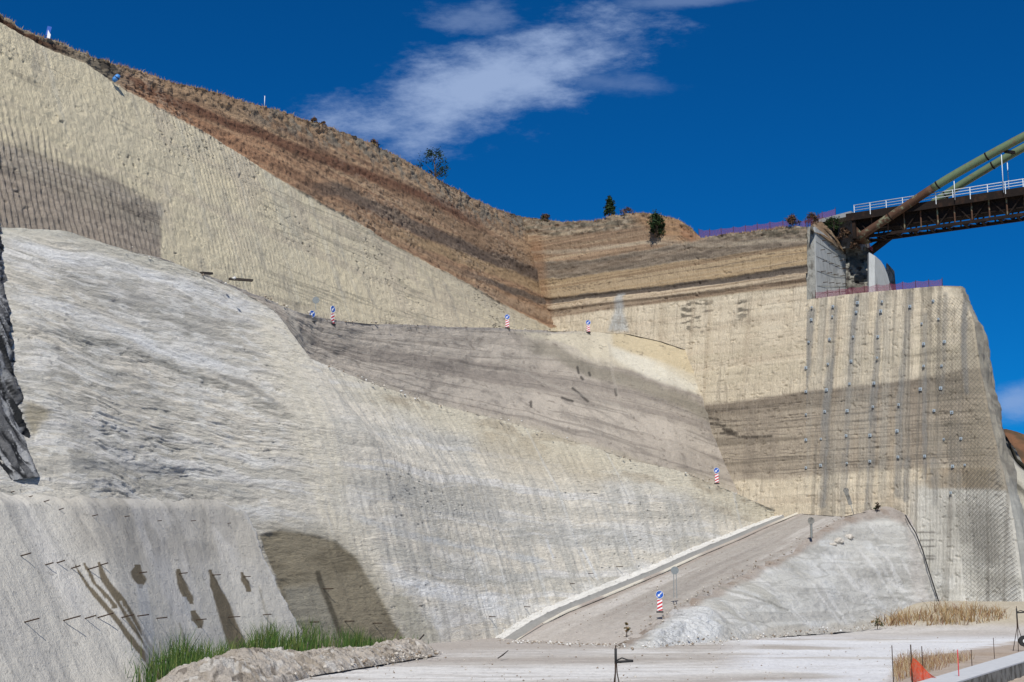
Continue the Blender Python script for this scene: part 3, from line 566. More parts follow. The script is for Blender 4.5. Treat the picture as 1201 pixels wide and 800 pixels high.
# weight of being right: scree colour bands parallel to the crest
ktop = crv(gx, [(q[1][0], q[1][1]) for q in MG]); v = np.linspace(0, 1, G.shape[0])[:, None]*np.ones(G.shape[1])[None]
st = fbm(U*.02, v*9, 301, 6)
c = np.zeros(G.shape); c[:] = (.41, .36, .30)
c = lay(c, ss(st, .02, .25), (.48, .425, .355), .7); c = lay(c, ss(-st, .06, .3), (.27, .235, .20), .75); c = lay(c, ss(ridg(U*.025, v*14, 311, 4), .82, .97), (.16, .14, .12), .5)
c = lay(c, ss(fbm(U*.5, v*14, 302), .1, .5), (.24, .21, .18), .5)
# pale triangle by the corner
ptri = [(590, 383), (640, 389), (720, 384), (790, 398), (830, 420), (840, 480), (800, 452), (740, 432), (690, 420), (650, 402), (615, 394)]
nz = 6*fbm(U*.12, Z*.5, 303, 5)+2*fbm(U*1.2, Z*2, 312)
c = lay(c, pmask(gx, gy, ptri, 5, nz), (.56, .50, .38), .95)
c = lay(c, pmask(gx, gy, [(715, 405), (760, 420), (820, 452), (815, 462), (760, 442), (720, 420)], 4, nz*.6), (.62, .58, .48), .8)
c = lay(c, pmask(gx, gy, [(720, 384), (800, 400), (835, 440), (820, 445), (770, 420), (720, 405)], 4, nz*.6), (.50, .41, .26), .8)
dd = gy-crv(gx, [(600, 392), (650, 404), (690, 424), (740, 438), (800, 462), (840, 485)])
c = lay(c, (1-ss(np.abs(dd-8+nz*.6), 4, 12))*ss(gx, 600, 640), (.24, .215, .165), .7)
c = lay(c, (1-ss(gy-ktop, 1, 4))*(1-ss(gx, 640, 700)), (.33, .30, .275), .8)
c = lay(c, (1-ss(gx+4*fbm(U*.5, Z*.5, 304), 300, 400))*ss(fbm(U*.5, v*3, 305), -.2, .3), (.46, .425, .36), .85)
c = lay(c, ss(fbm(U*1.0, Z*2.6, 306, 3), .50, .60), (.14, .12, .10), .5)
kb = crv(gx, [(q[0][0], q[0][1]) for q in MG]); c = lay(c, (1-ss(kb-gy+nz, 2, 14))*ss(gx, 380, 480)*(1-ss(gx, 840, 870)), (.42, .37, .28), .6)
for pts in ([(678, 430), (679, 437)], [(682, 442), (684, 444)], [(692, 436), (693, 439)], [(672, 455), (690, 470)], [(660, 466), (672, 470)], [(624, 470), (624, 476)], [(723, 455), (724, 462)]):
    c = lay(c, line_mask(gx, gy, pts, 2.2), (.05, .045, .04), .8)
for pts in ([(714, 402), (720, 440), (728, 470)], [(560, 410), (660, 455), (740, 480)], [(690, 420), (650, 400)]):
    c = lay(c, line_mask(gx, gy+nz*.5, pts, 2.5), (.42, .38, .32), .35)
dis = .16*fbm(U*.25, v*9, 307, 4)+.07*fbm(U*1.2, Z*1.2, 308)+.35*fbm(U*.09, Z*.15, 309)+ .12*(1-ss(gx, 360, 440))*fbm(U*.7, Z*.9, 310, 5)
struct(mesh_grid('scree_slope', G+N*dis[..., None], c, M_scree)); S_MG = (G, gx, gy, N)
# upper haul road (bench) and lower haul road, seen from below as edges
bx = np.array([(100, 284), (188, 304), (265, 333), (330, 358), (350, 367), (395, 376), (440, 380), (500, 383), (575, 385), (645, 388)], float)
front = PP([q[1] for q in MG][:10]); behind = onU(bx[:, 0], bx[:, 1]+3)
g = np.stack([front-[0, 0, .05], behind], 0); g = grid_from_rows([g[0], g[1]], 2); c = np.zeros(g.shape); c[:] = (.31, .285, .26)
struct(mesh_grid('haul_road', g, c, M_ground))
fr2 = PP([q[1] for q in MG][9:14]); b2_ = onR(np.array([650., 700, 745, 782, 806]), np.array([388., 389, 391, 399, 408])); b2_[:, 2] = fr2[:, 2]-.05
g = grid_from_rows([fr2-[0, 0, .05], b2_+[1, 1.5, 0]], 2); c = np.zeros(g.shape); c[:] = (.33, .30, .26); struct(mesh_grid('haul_road', g, c, M_ground))
ks = np.array([np.argmin(np.abs(np.array([q[0][0] for q in MG])-k_[0])) for k_ in K])
road_in = np.stack([np.interp(np.array([k_[0] for k_ in K][5:]), [q[0][0] for q in MG], mb[:, i]) for i in range(3)], -1)
g = grid_from_rows([k3[5:]-[0, 0, .03], np.stack([road_in[:, 0], road_in[:, 1], np.minimum(k3[5:, 2]-.1, road_in[:, 2]+.3)], -1)], 2); c = np.zeros(g.shape); c[:] = (.38, .35, .31)
struct(mesh_grid('haul_road', g, c, M_ground))

# --- ramp
L0 = np.array([-1.5, 119.5, 0.0]); 
ftR = PP(FT[9:])                                   # inner edge of the ramp follows the cliff foot
ftR[:, 2] += .05; ftR[0, 2] = -.03
tt = np.linspace(0, 1, len(ftR))
dirr = unit((.81, -.59, 0))
CR = [(722, 757, None), (768, 733, 110.5), (792, 716, 118), (834, 691, 125.5), (880, 668, 132), (926, 646, 139.5), (960, 623, 146), (990, 606, 150.5), (1012, 600, 152.5), (1040, 595, 154), (1060, 604, 155)]
cr3 = np.array([Pz(np.array(a), np.array(b_), 0.02) if d is None else P(a, b_, d) for a, b_, d in CR])
def resamp(A, n):
    s = np.concatenate([[0], np.cumsum(np.linalg.norm(np.diff(A, axis=0), axis=1))]); q = np.linspace(0, s[-1], n)
    return np.stack([np.interp(q, s, A[:, i]) for i in range(3)], -1)
inner = resamp(ftR, 60); outer0 = resamp(cr3[:8], 60)
across = outer0-inner; wd = np.linalg.norm(across, axis=1, keepdims=True); au = across/wd
tap = np.clip(np.arange(60)/9, 0, 1)[:, None]
def off_row(m, dz=0): return inner+au*np.minimum(m, wd*.9)+np.array([0, 0, dz])*tap+np.array([0, 0, .012])*(1-tap)
W0, W1, W2 = 1.5, 3.6, 3.85
g = grid_from_rows([inner-au*.6+np.array([0, 0, .15])*tap, off_row(W0, .12)], 1.5); c = np.zeros(g.shape); c[:] = (.60, .59, .56); c = lay(c, ss(fbm(g[..., 0], g[..., 1], 320), 0, .5), (.48, .47, .44), .8)
g = g+np.array([0, 0, 1.])*(.10*fbm(g[..., 0]*2, g[..., 1]*2, 321))[..., None]; struct(mesh_grid('verge', g, c, M_ground))
zz = np.zeros((60, 3)); zz[:, 2] = np.clip(.4-np.arange(60)*.05, 0, .33)
g = grid_from_rows([off_row(W0, .12), off_row(W0+.35, -.25)+zz*0, off_row(W1-.35, -.25)+zz*0, off_row(W1, .10)], 1.5); c = np.zeros(g.shape); c[:] = (.27, .265, .25)
c = lay(c, ss(fbm(g[..., 0]*.6, g[..., 1]*.6, 322), .1, .5), (.32, .31, .29), .6); struct(mesh_grid('roadside_ditch', g, c, M_conc))
nk = 52
kr = [off_row(W1, .10)[:nk+8], off_row(W1+.02, .20)[:nk+8], off_row(W2, .20)[:nk+8], off_row(W2+.05, 0)[:nk+8]]
g = grid_from_rows(kr, 1.5); c = np.zeros(g.shape); c[:] = (.60, .56, .47); kn = ss(vn(g[..., 1]*.22, g[..., 1]*0, 323), -.5, -.2); c = lay(c, 1-kn, (.36, .31, .27), .9); struct(mesh_grid('kerb', g, c, M_conc))
rows = [off_row(W2+.05, 0), inner*.5+outer0*.5+[0, 0, .0], outer0, outer0+au*.5+[0, 0, -.25], outer0+au*.9+[0, 0, -1.6]]
g = grid_from_rows(rows, 1.4, .9); ux, uy = g[..., 0], g[..., 1]
v = np.linspace(0, 1, g.shape[0])[:, None]*np.ones(g.shape[1])[None]; along = g@unit((32, 44, 0))
c = np.zeros(g.shape); c[:] = (.335, .31, .28)
tr = fbm(v*9, along*.035, 330, 4); c = lay(c, ss(tr, .0, .4), (.46, .435, .405), .75); c = lay(c, ss(-tr, .1, .5), (.27, .248, .225), .7)
c = lay(c, ss(fbm(ux*1.4, uy*1.4, 331), .1, .5), (.27, .235, .21), .5); c = lay(c, (1-ss(v, .0, .12)), (.30, .24, .20), .5); c = lay(c, ss(v, .74, .86)*ss(along, 128, 132), (.28, .225, .185), .5)
c = lay(c, 1-ss(along, along.min()+2, along.min()+22), (.42, .385, .35), .8)
g = g+np.array([0, 0, 1.])*(.05*fbm(ux*.8, uy*.8, 332)-.06*ss(np.abs(fbm(v*9, along*.02, 333)), 0, .3)+ss(v, .8, .9)*.15*fbm(ux*.7, uy*.7, 334))[..., None]
struct(mesh_grid('ramp_road', g, c, M_ground))
# landing at the head of the ramp, against the rear wall
bk = np.array([onR(x_, y_) for x_, y_ in ((905., 600.), (950., 603.), (990., 603.), (1030., 604.), (1064., 606.))])
fr = np.stack([ftR[-1]+[0, -.3, 0], outer0[-1]*.5+ftR[-1]*.5, outer0[-1], cr3[9], cr3[10]])
bk[:, 2] = np.array([fr[0, 2], fr[1, 2], fr[2, 2], fr[2, 2]-.3, fr[2, 2]-1.]); bk += [0, .8, 0]
g = grid_from_rows([fr, fr*.5+bk*.5, bk], 1.5, .8); ux, uy = g[..., 0], g[..., 1]; c = np.zeros(g.shape); c[:] = (.33, .30, .275); c = lay(c, ss(fbm(ux*.3, uy*1.5, 335), 0, .4), (.42, .39, .35), .6)
struct(mesh_grid('landing', g, c, M_ground))
# little earth heap where the pale face meets the landing
# --- mound slope below the ramp
RMt = CR; RMf = [(723, 760), (764, 758), (800, 753), (860, 749), (915, 743), (965, 739), (1010, 736), (1050, 730), (1068, 722), (1092, 712), (1104, 707)]
fd = [96, 98.5, 105, 113, 120.5, 128, 134.5, 140, 143.5, 147, 149]
ft = np.array([P(float(p[0]), float(p[1]), float(d_)) for p, d_ in zip(RMf, fd)]); ft[:, 2] -= .35
tp = cr3.copy()
crown = tp+unit((.5, -.8, 0))*np.minimum(.9, np.arange(len(tp))*.4)[:, None]
g = grid_from_rows([ft, ft*.5+tp*.5+[0.3, -.5, .3], crown-[0, 0, .15], tp], 1.2, 1.1); g = blur(g, 4); gx, gy = proj(g); S = unit((.6, .8, 0)); U = g@S; Z = g[..., 2]; N = blur(gnormals(g), 4)
c = np.zeros(g.shape); c[:] = (.55, .54, .50)
c = lay(c, ss(fbm(U*.12, Z*.7, 340, 4), -.05, .4), (.44, .43, .40), .75); c = lay(c, ss(fbm(U*.3, Z*.5, 341, 4), .1, .5), (.60, .605, .59), .6)
nz = 5*fbm(U*.4, Z*.5, 342)
crest = crv(gx, [(p[0], p[1]) for p in CR]); dc = gy-crest+nz
c = lay(c, ss(fbm(U*.05, Z*1.3, 350, 6), .03, .3), (.40, .385, .35), .6); c = lay(c, ss(fbm(U*1.3, Z*.3, 351, 5), .1, .35), (.66, .65, .62), .6); c = lay(c, ss(ridg(U*.12+Z*.2, Z*.9, 352, 4), .85, .97), (.30, .29, .26), .5)
c = lay(c, 1-ss(dc, 6, 15+0*gx), (.35, .30, .26), .85); c = lay(c, (1-ss(dc, 3, 12))*ss(fbm(U, Z, 343), 0, .3), (.26, .20, .155), .6)
wm = pmask(gx, gy, [(760, 745), (790, 722), (830, 712), (850, 735), (840, 752), (770, 760)], 8, nz*1.6)
c = lay(c, wm, (.68, .69, .69), .8)
c = lay(c, pmask(gx, gy, [(835, 700), (930, 655), (950, 665), (900, 735), (850, 745)], 12, nz*2)*ss(fbm(U*.5, Z*.3, 344), -.2, .3), (.40, .385, .335), .6)
c = lay(c, ss(gy-crv(gx, [(760, 750), (900, 735), (1000, 728), (1100, 708)])+nz, -2, 6)*ss(gx, 850, 900), (.45, .41, .34), .6)
for k_, sl_ in enumerate((.28, .30, .33)):
    pass
c = lay(c, (1-ss(np.abs(gy-(690+(gx-850)*.35)-nz*.6), .5, 2))*(gx > 835)*(gx < 925), (.24, .23, .20), .6)
c = lay(c, (1-ss(np.abs(gx-1071-(gy-610)*.1+nz*.4), 3, 14)), (.50, .46, .42), .5)
big = fbm(U*.8, Z*1.0, 345, 4)
dis = .10*fbm(U*.8, Z*.8, 346)+.30*fbm(U*.15, Z*.7, 347, 6)+.10*fbm(U*1.2, Z*2.4, 349, 5)+(1-ss(gx, 860, 960))*.22*big+wm*.28*ridg(U*1.7, Z*2.1, 348, 4)
struct(mesh_grid('embankment', g+N*dis[..., None], c, M_marl)); S_RM = (g, gx, gy, N)

# --- ground: one sheet out to the horizon, finer where it is seen
nx, ny = 620, 520
uxr = np.linspace(-.46, .46, nx)[None]; Dv = 1/np.linspace(1/150., 1/30., ny)[:, None]
gx0 = uxr*Dv; gy0 = Dv*np.ones_like(gx0)
gz0 = 2.7*ss(gy0+.0*gx0, 126, 146)*ss(gx0, 30, 43)
px_, py_ = proj(np.stack([gx0, gy0, gz0], -1))
gz0 = gz0+.04*fbm(gx0*.5, gy0*.5, 400)+.5*ss(py_-crv(px_, [(1040, 800), (1060, 778), (1100, 770), (1150, 765), (1201, 757)]), -4, 6)*ss(px_, 1040, 1075)*.5
tn = fbm(gx0*.045+gy0*.012, gy0*.16-gx0*.03, 401, 5)
c = np.zeros((ny, nx, 3)); c[:] = (.50, .475, .44)
for a_, b_k in ((.075, 3.2), (-.05, 5.0), (.16, 2.2)):
    for tw in (0, 1.7):
        yl = 62+a_*gx0*8+b_k*6*np.sin(gx0*.045+b_k)+tw; c = lay(c, (1-ss(np.abs(gy0-yl-.5*fbm(gx0*.1, gy0*0, 408)), .12, .45))*(.4+.6*ss(fbm(gx0*.5, gy0, 409), -.2, .3)), (.36, .33, .30), .6)
c = lay(c, ss(fbm(gx0*.9, gy0*1.3, 407, 5), .1, .4), (.38, .35, .31), .5)
c = lay(c, ss(tn, -.05, .3), (.64, .63, .61), .9); c = lay(c, ss(-tn, .0, .4), (.36, .325, .29), .85)
c = lay(c, ss(fbm(gx0*.25, gy0*1.1, 402), .1, .45), (.36, .33, .30), .5)
c = lay(c, (1-ss(py_+8*fbm(gx0*.2, gy0*.3, 406), 752, 790))*(1-ss(px_, 600, 820)), (.36, .325, .295), .8)
rutc = gy0-.5*gx0
c = lay(c, ss(np.abs(fbm(gx0*.02, gy0*.55+gx0*.12, 403, 3)), .0, .08)*-1+1, (.32, .29, .27), .45)
c = lay(c, ss(px_, 830, 900)*ss(fbm(gx0*.1, gy0*.2, 405), -.4, .1)*ss(py_, 742, 748), (.66, .67, .69), .75)
c = lay(c, ss(px_, 760, 900)*(1-ss(py_, 744, 752)), (.42, .39, .36), .6)
c = lay(c, ss(px_, 1000, 1040)*(1-ss(py_, 728, 738)), (.42, .37, .28), .9)
c = lay(c, ss(py_-crv(px_, [(1030, 800), (1060, 778), (1100, 768), (1150, 760), (1201, 752)])+4*fbm(gx0, gy0, 404), -3, 3)*ss(px_, 1030, 1060), (.33, .25, .18), .8)
gz0 = gz0-.03*ss(np.abs(fbm(gx0*.02, gy0*.55+gx0*.12, 403, 3)), .08, .0)
g = np.stack([gx0, gy0, gz0], -1)
struct(mesh_grid('ground', g, c, M_ground))
far = np.array([[(-4000., -300, -.06), (4000, -300, -.06)], [(-4000, 9000, -.06), (4000, 9000, -.06)]])
struct(mesh_grid('ground', far, np.broadcast_to(np.array([.42, .39, .35]), far.shape), M_ground))
# ================================================================== OBJECTS
class MB:
    """collects simple solids into one mesh"""
    def __init__(s): s.bm = bmesh.new()
    def box(s, lo, hi, mi=0):
        vs = [s.bm.verts.new((x, y, z)) for z in (lo[2], hi[2]) for y in (lo[1], hi[1]) for x in (lo[0], hi[0])]
        for f in ((0, 2, 3, 1), (4, 5, 7, 6), (0, 1, 5, 4), (2, 6, 7, 3), (0, 4, 6, 2), (1, 3, 7, 5)): s.bm.faces.new([vs[i] for i in f]).material_index = mi
        return s
    def tube(s, pts, r, seg=8, mi=0, cap=True):
        pts = [Vector(p) for p in pts]; rs = r if isinstance(r, (list, tuple)) else [r]*len(pts); rings = []
        for i, p in enumerate(pts):
            d = (pts[min(i+1, len(pts)-1)]-pts[max(i-1, 0)]).normalized(); a = d.orthogonal().normalized() if i == 0 else (a-d*a.dot(d)).normalized(); b_ = d.cross(a)
            rings.append([s.bm.verts.new(p+(a*math.cos(2*math.pi*k/seg)+b_*math.sin(2*math.pi*k/seg))*rs[i]) for k in range(seg)])
        for q, w in zip(rings[:-1], rings[1:]):
            for k in range(seg):
                f = s.bm.faces.new((q[k], q[(k+1) % seg], w[(k+1) % seg], w[k])); f.material_index = mi; f.smooth = seg > 5
        if cap: s.bm.faces.new(rings[0][::-1]).material_index = mi; s.bm.faces.new(rings[-1]).material_index = mi
        return s
    def bar(s, a, b_, w, h=None, mi=0):
        """rectangular bar between two points, w across, h up"""
        a, b_ = Vector(a), Vector(b_); h = h or w; d = (b_-a).normalized(); up = Vector((0, 0, 1)) if abs(d.z) < .95 else Vector((0, 1, 0)); x = d.cross(up).normalized(); z = x.cross(d)
        vs = [s.bm.verts.new(p+x*i*w/2+z*j*h/2) for p in (a, b_) for i, j in ((-1, -1), (1, -1), (1, 1), (-1, 1))]
        for f in ((0, 1, 2, 3), (7, 6, 5, 4), (0, 4, 5, 1), (1, 5, 6, 2), (2, 6, 7, 3), (3, 7, 4, 0)): s.bm.faces.new([vs[i] for i in f]).material_index = mi
        return s
    def prism(s, loop, d, mi=0):
        d = Vector(d); A = [s.bm.verts.new(Vector(p)) for p in loop]; B = [s.bm.verts.new(Vector(p)+d) for p in loop]; n = len(A)
        s.bm.faces.new(A).material_index = mi; s.bm.faces.new(B[::-1]).material_index = mi
        for i in range(n): s.bm.faces.new((A[i], B[i], B[(i+1) % n], A[(i+1) % n])).material_index = mi
        return s
    def quad(s, *p, mi=0): s.bm.faces.new([s.bm.verts.new(Vector(q)) for q in p]).material_index = mi; return s
    def build(s, name, mats, parent=None, loc=None, rough=0.0):
        bmesh.ops.recalc_face_normals(s.bm, faces=s.bm.faces)
        me = bpy.data.meshes.new(name); s.bm.to_mesh(me); s.bm.free()
        for m in (mats if isinstance(mats, (list, tuple)) else [mats]): me.materials.append(m)
        o = bpy.data.objects.new(name, me); COL.objects.link(o)
        if parent: o.parent = parent
        if loc is not None: o.location = loc
        return o
def soup(name, V, Fc, mat_, parent=None):
    """fast mesh from vertex array and equal-sized faces"""
    V = np.asarray(V, float); Fc = np.asarray(Fc); k = Fc.shape[1]; me = bpy.data.meshes.new(name); me.vertices.add(len(V)); me.vertices.foreach_set('co', V.ravel())
    me.loops.add(Fc.size); me.loops.foreach_set('vertex_index', Fc.ravel().astype(np.int32)); me.polygons.add(len(Fc)); me.polygons.foreach_set('loop_start', np.arange(0, Fc.size, k, dtype=np.int32))
    me.update(calc_edges=True); me.materials.append(mat_); o = bpy.data.objects.new(name, me); COL.objects.link(o)
    if parent: o.parent = parent
    return o
def copy_tree(o, parent=None):
    c = o.copy(); COL.objects.link(c); c.parent = parent
    for ch in list(o.children): copy_tree(ch, c)
    return c
M_blue = mat('sign_blue', (.01, .09, .42), .45, .5, .05); M_white = mat('sign_white', (.8, .8, .8), .5, .4, .05); M_red = mat('sign_red', (.55, .02, .03), .5, .4, .05)
M_galv = mat('galvanised_steel', (.20, .22, .225), .75, .3, .15); M_black = mat('black_rubber', (.03, .03, .03), .8)
M_rustrod = mat('rusty_rebar', (.05, .032, .022), .85, .2, .3, 8); M_conc2 = mat('cast_concrete', (.40, .41, .40), .85, .2, .12, .9, bump=.01, col2=(.30, .30, .285), thr=(.48, .68), tscl=(1, 1, .35))
M_conc3 = mat('dirt_and_shade_concrete', (.22, .215, .195), .9, .2, .2, 1.2, col2=(.10, .095, .08))
M_green = mat('green_painted_steel', (.125, .17, .09), .5, .4, .12, .9, col2=(.17, .075, .035), thr=(.55, .68), tscl=(1, 1, 1)); M_rustt = mat('rusted_tube', (.085, .042, .024), .8, .3, .25, 1.2, col2=(.20, .22, .14), thr=(.52, .66))
M_rustd = mat('dark_rust_and_shade', (.014, .009, .007), .85, .2, .3, 1.0, col2=(.035, .018, .011), thr=(.5, .7)); M_wrail = mat('white_railing_paint', (.62, .66, .68), .5, .4, .08)

# --- keep-left beacons: blue disc with a white arrow over a red and white striped board
def disc_parts(root, zc, r_, facing_white_arrow=True):
    m = MB(); m.tube([(0, -.02, zc), (0, .02, zc)], r_*.93, 28); m.build('disc', M_blue, root)
    m = MB(); ring = [(math.cos(2*math.pi*k/28), math.sin(2*math.pi*k/28)) for k in range(28)]
    for k in range(28):
        a, b_ = ring[k], ring[(k+1) % 28]
        m.prism([(a[0]*r_*.93, -.026, zc+a[1]*r_*.93), (a[0]*r_, -.026, zc+a[1]*r_), (b_[0]*r_, -.026, zc+b_[1]*r_), (b_[0]*r_*.93, -.026, zc+b_[1]*r_*.93)], (0, .05, 0))
    m.build('rim', M_white, root)
    s = r_/.3; q = math.sqrt(.5)
    def T(u, v): return ((u-v)*-q*s, -.034, zc+(-(u+v))*q*s)       # u along the arrow, pointing down and left
    m = MB(); m.prism([T(-.22, -.035), T(.05, -.035), T(.05, -.12), T(.23, 0), T(.05, .12), T(.05, .035), T(-.22, .035)], (0, .012, 0)); m.build('arrow', M_white, root)
def beacon(label, x, y, surfp, rz, h=1.62, r_=.31, board=True, tilt=0.0):
    root = empty('keep_left_sign', surfp, rz); root.scale = (.9, .9, .9); root.rotation_euler[1] = tilt
    tag(root, label, 'traffic sign', 'keep-left signs along the haul roads')
    disc_parts(root, h-r_, r_)
    m = MB(); m.tube([(0, .06, 0), (0, .06, h-.2)], .03, 8); m.build('post', M_galv, root)
    if board:
        z0, z1, w = .12, h-2*r_-.06, .22
        m = MB(); n = 5; hh = (z1-z0); sl = .22
        m.box((-w, -.012, z0), (w, .03, z1), 0); p = m.build('striped_board', M_white, root)
        for k in range(4):
            m = MB(); zb = z0-.2+k*hh/3.1; lp = [(-w, zb), (w, zb+sl), (w, zb+sl+hh/6.5), (-w, zb+hh/6.5)]
            lp = [(a, min(max(b_, z0), z1)) for a, b_ in lp]
            if max(b_ for a, b_ in lp)-min(b_ for a, b_ in lp) > .03 and lp[2][1]-lp[1][1]+lp[3][1]-lp[0][1] > .05:
                v_ = [(a, -.02, b_) for a, b_ in lp]; v2 = []
                for t_ in v_:
                    if not v2 or (Vector(t_)-Vector(v2[-1])).length > .002: v2.append(t_)
                if len(v2) > 2: m.prism(v2, (0, .008, 0)); m.build('red_stripe', M_red, p)
                else: m.bm.free()
            else: m.bm.free()
    m = MB(); m.box((-.3, -.16, -.05), (.3, .24, .08)); m.build('foot', M_black, root)
    return root
def topMG(x, y=None, back=.4):
    xs_ = [q[1][0] for q in MG]; yb = np.interp(x, xs_, [q[1][1] for q in MG]); p = np.array([np.interp(x, xs_, mt[:, i]) for i in range(3)]); return p
def at(Sf, x, y): g_, n_ = lookup(Sf, x, y); return g_
def face(p): return math.atan2(-p[0], p[1])
p = at(S_MG, 390, 381); beacon('keep-left sign on a striped board, right beside a lone blue disc', 391, 380, p, .95, 1.85, .33)
p = at(S_MG, 366, 371); beacon('blue keep-left disc with no striped board, just below a grey disc', 367, 370, p+[0, 0, -.5], .75, 1.1, .33, board=False)
p = topMG(595); p[2] += .0; beacon('small keep-left sign on the upper road, before the tapering end of the cream slope', 595, 384, P(595, 385, p[1]-.3), .1, 1.75, .31)
p = topMG(690); beacon('small keep-left sign at the end of the upper road near the cliff corner', 690, 388, P(690, 390, p[1]-.3), .1, 1.7, .33)
beacon('keep-left sign on the crest of the pale face, under the rear wall', 841, 570, at(S_LP, 841, 569)+[0, 0, .2], .0, 1.95, .34)
beacon('nearest keep-left sign, red and white board on the outer edge of the ramp', 774, 716, P(774, 718, 113.5), -.05, 1.85, .34)
# --- signs seen from behind: plain grey discs
def sign_back(label, pos, h, r_, legs, rz=0, tilt=0, m_=None, group=None):
    root = empty('sign_back', pos, rz); root.rotation_euler[1] = tilt; tag(root, label, 'traffic sign', group)
    m = MB(); m.tube([(0, -.015, h-r_), (0, .015, h-r_)], r_, 24); m.build('disc', m_ or M_galv, root)
    for x_ in legs: m = MB(); m.bar((x_, .03, -.1), (x_*.8, .03, h-r_), .06, .05); m.build('leg', M_galv, root)
    return root
sign_back('grey back of a round sign on the upper road, just above the lone blue disc', at(S_MG, 368, 368)+[0, 1.2, .9], 1.0, .30, [0])
s_ = sign_back('grey-blue back of a sign on two pale legs beside the nearest keep-left sign', P(792, 700, 120.5), 2.5, .33, [-.12, .13], -.1)
s_ = sign_back('dark sign back with a thick post on the outer edge of the upper ramp', P(952, 630, 142), 1.95, .34, [0], 0, 0, M_conc3)
m = MB(); m.box((-.13, .04, 0), (.13, .1, 1.3)); m.build('board', M_conc3, s_)
s_ = empty('leaning_post', P(1001, 602, 154.5)); s_.rotation_euler = (0, R(-16), 0); tag(s_, 'dark leaning post at the head of the ramp against the cream wall', 'post')
m = MB(); m.tube([(0, 0, -.2), (0, 0, 1.0)], .035, 8); m.build('stake', M_galv, s_); m = MB(); m.box((-.22, -.02, .95), (.2, .04, 2.5)); m.tube([(0, -.03, 2.55), (0, .05, 2.55)], .3, 16); m.build('plate', M_conc3, s_)
# --- two blue and white scraps of sign high on the left
s_ = empty('marker_board', at(S_UL, 59, 46)+[0, -.5, 0], .3); tag(s_, 'small blue and white marker near the skyline at the upper left', 'marker')
m = MB(); m.prism([(-.15, 0, .1), (.12, 0, .1), (.25, 0, .75), (-.05, 0, .8)], (0, .05, 0)); m.build('blue_panel', M_blue, s_); m = MB(); m.prism([(-.05, -.02, -.1), (.16, -.02, -.15), (.2, -.02, .15), (.0, -.02, .5)], (0, .02, 0)); m.build('white_panel', M_white, s_)
s_ = empty('blue_barrel', at(S_UL, 138, 99)+[.1, -.9, 0], .3); tag(s_, 'blue plastic barrel lying at the top edge of the cream slope', 'barrel')
M_bp = mat('blue_plastic', (.05, .22, .55), .5, .4, .1); m = MB(); m.tube([(-.18, 0, -.1), (-.08, 0, .06), (.12, 0, .3), (.18, 0, .42)], [.14, .2, .2, .15], 14); m.build('drum', M_bp, s_)
m = MB(); m.tube([(.02, 0, .14), (.05, 0, .2)], .215, 14); m.build('hoop', M_black, s_)
s_ = MB().tube([at(S_UL, 311, 120)+[0, 0, -.2], at(S_UL, 311, 120)+[0, 0, 1.0]], .03, 6).build('white_stake', M_white); tag(s_, 'thin white stake standing on the skyline of the brown slope', 'stake')

# --- steel rods: drainage rods in the concrete lining and soil nails in the earth
def rod_at(Sf, x, y, L, r_=.035, sag=-.08):
    g_, n_ = lookup(Sf, x, y); n_ = Vector(n_); a = Vector(g_)-n_*.15; d = (n_+Vector((.25, .15, sag-.25))).normalized(); return MB().tube([a, a+d*(L+.15)], r_, 6)
rods = [(12, 575), (30, 583), (45, 592), (62, 602), (101, 608), (140, 608), (180, 612), (220, 612), (264, 614), (14, 658), (45, 667), (60, 664), (76, 671), (95, 672), (109, 668), (158, 673), (205, 674), (243, 676), (281, 678),
        (18, 736), (65, 733), (92, 730), (108, 728), (134, 729), (152, 726), (178, 727), (225, 728), (262, 725), (304, 722), (170, 779), (186, 774)]
for x, y in rods:
    L = .28 if y < 625 else (.62 if y > 700 else .45)
    rod_at(S_SCR, x, y, L*(.8+.4*random.random()), .028 if y > 625 else .022).build('steel_rod', M_rustrod, wall)
for k, (x, y, L, lab) in enumerate(((381, 690, .6, 'rusty soil nail highest in the wet brown earth hollow'), (364, 729, .6, 'rusty soil nail low in the brown hollow, next to the concrete edge'), (405, 728, .6, 'rusty soil nail low in the middle of the wet brown hollow'), (438, 730, .6, 'rusty soil nail low at the right rim of the wet brown hollow'),
        (573, 722, .6, 'rusty soil nail low in the white foot of the pale face'), (614, 711, .6, 'rusty soil nail in the pale face, upper left of the ramp start'), (668, 684, .5, 'small soil nail in the pale face above the white verge'), (722, 664, .7, 'soil nail with a forked end in the pale face above the middle of the ramp'), (690, 672, .5, 'soil nail at the foot of a chalky white run beside the ramp'))):
    o = rod_at(S_LP, x, y, L, .035).build('soil_nail', M_rustrod); tag(o, lab, 'steel rod', 'soil nails in the earth faces')

# --- anchor plates on the netted cliff
M_plate = mat('plate_steel', (.42, .49, .54), .45, .5, .1, metal=.2)
cols = [[(953, 361), (952, 375), (949, 402), (946, 432), (942, 459), (939, 486), (936, 516), (935, 549)],
        [(978, 360), (977, 372), (974, 398), (972, 427), (970, 458), (968, 483), (964, 515), (963, 546)],
        [(1006, 355), (1005, 366), (1001, 395), (999, 424), (997, 450), (994, 482), (993, 511), (994, 543)],
        [(1035, 354), (1034, 365), (1030, 395), (1029, 420), (1026, 450), (1025, 477), (1021, 511), (1021, 541)],
        [(1068, 360), (1055, 475), (1053, 506), (1054, 536)],
        [(1082, 380), (1084, 404), (1084, 430), (1080, 457), (1085, 535)],
        [(1095, 354), (1101, 375), (1108, 401), (1105, 429), (1104, 456), (1096, 482), (1108, 515), (1118, 547), (1116, 578)],
        [(1117, 484), (1128, 515), (1132, 546)]]
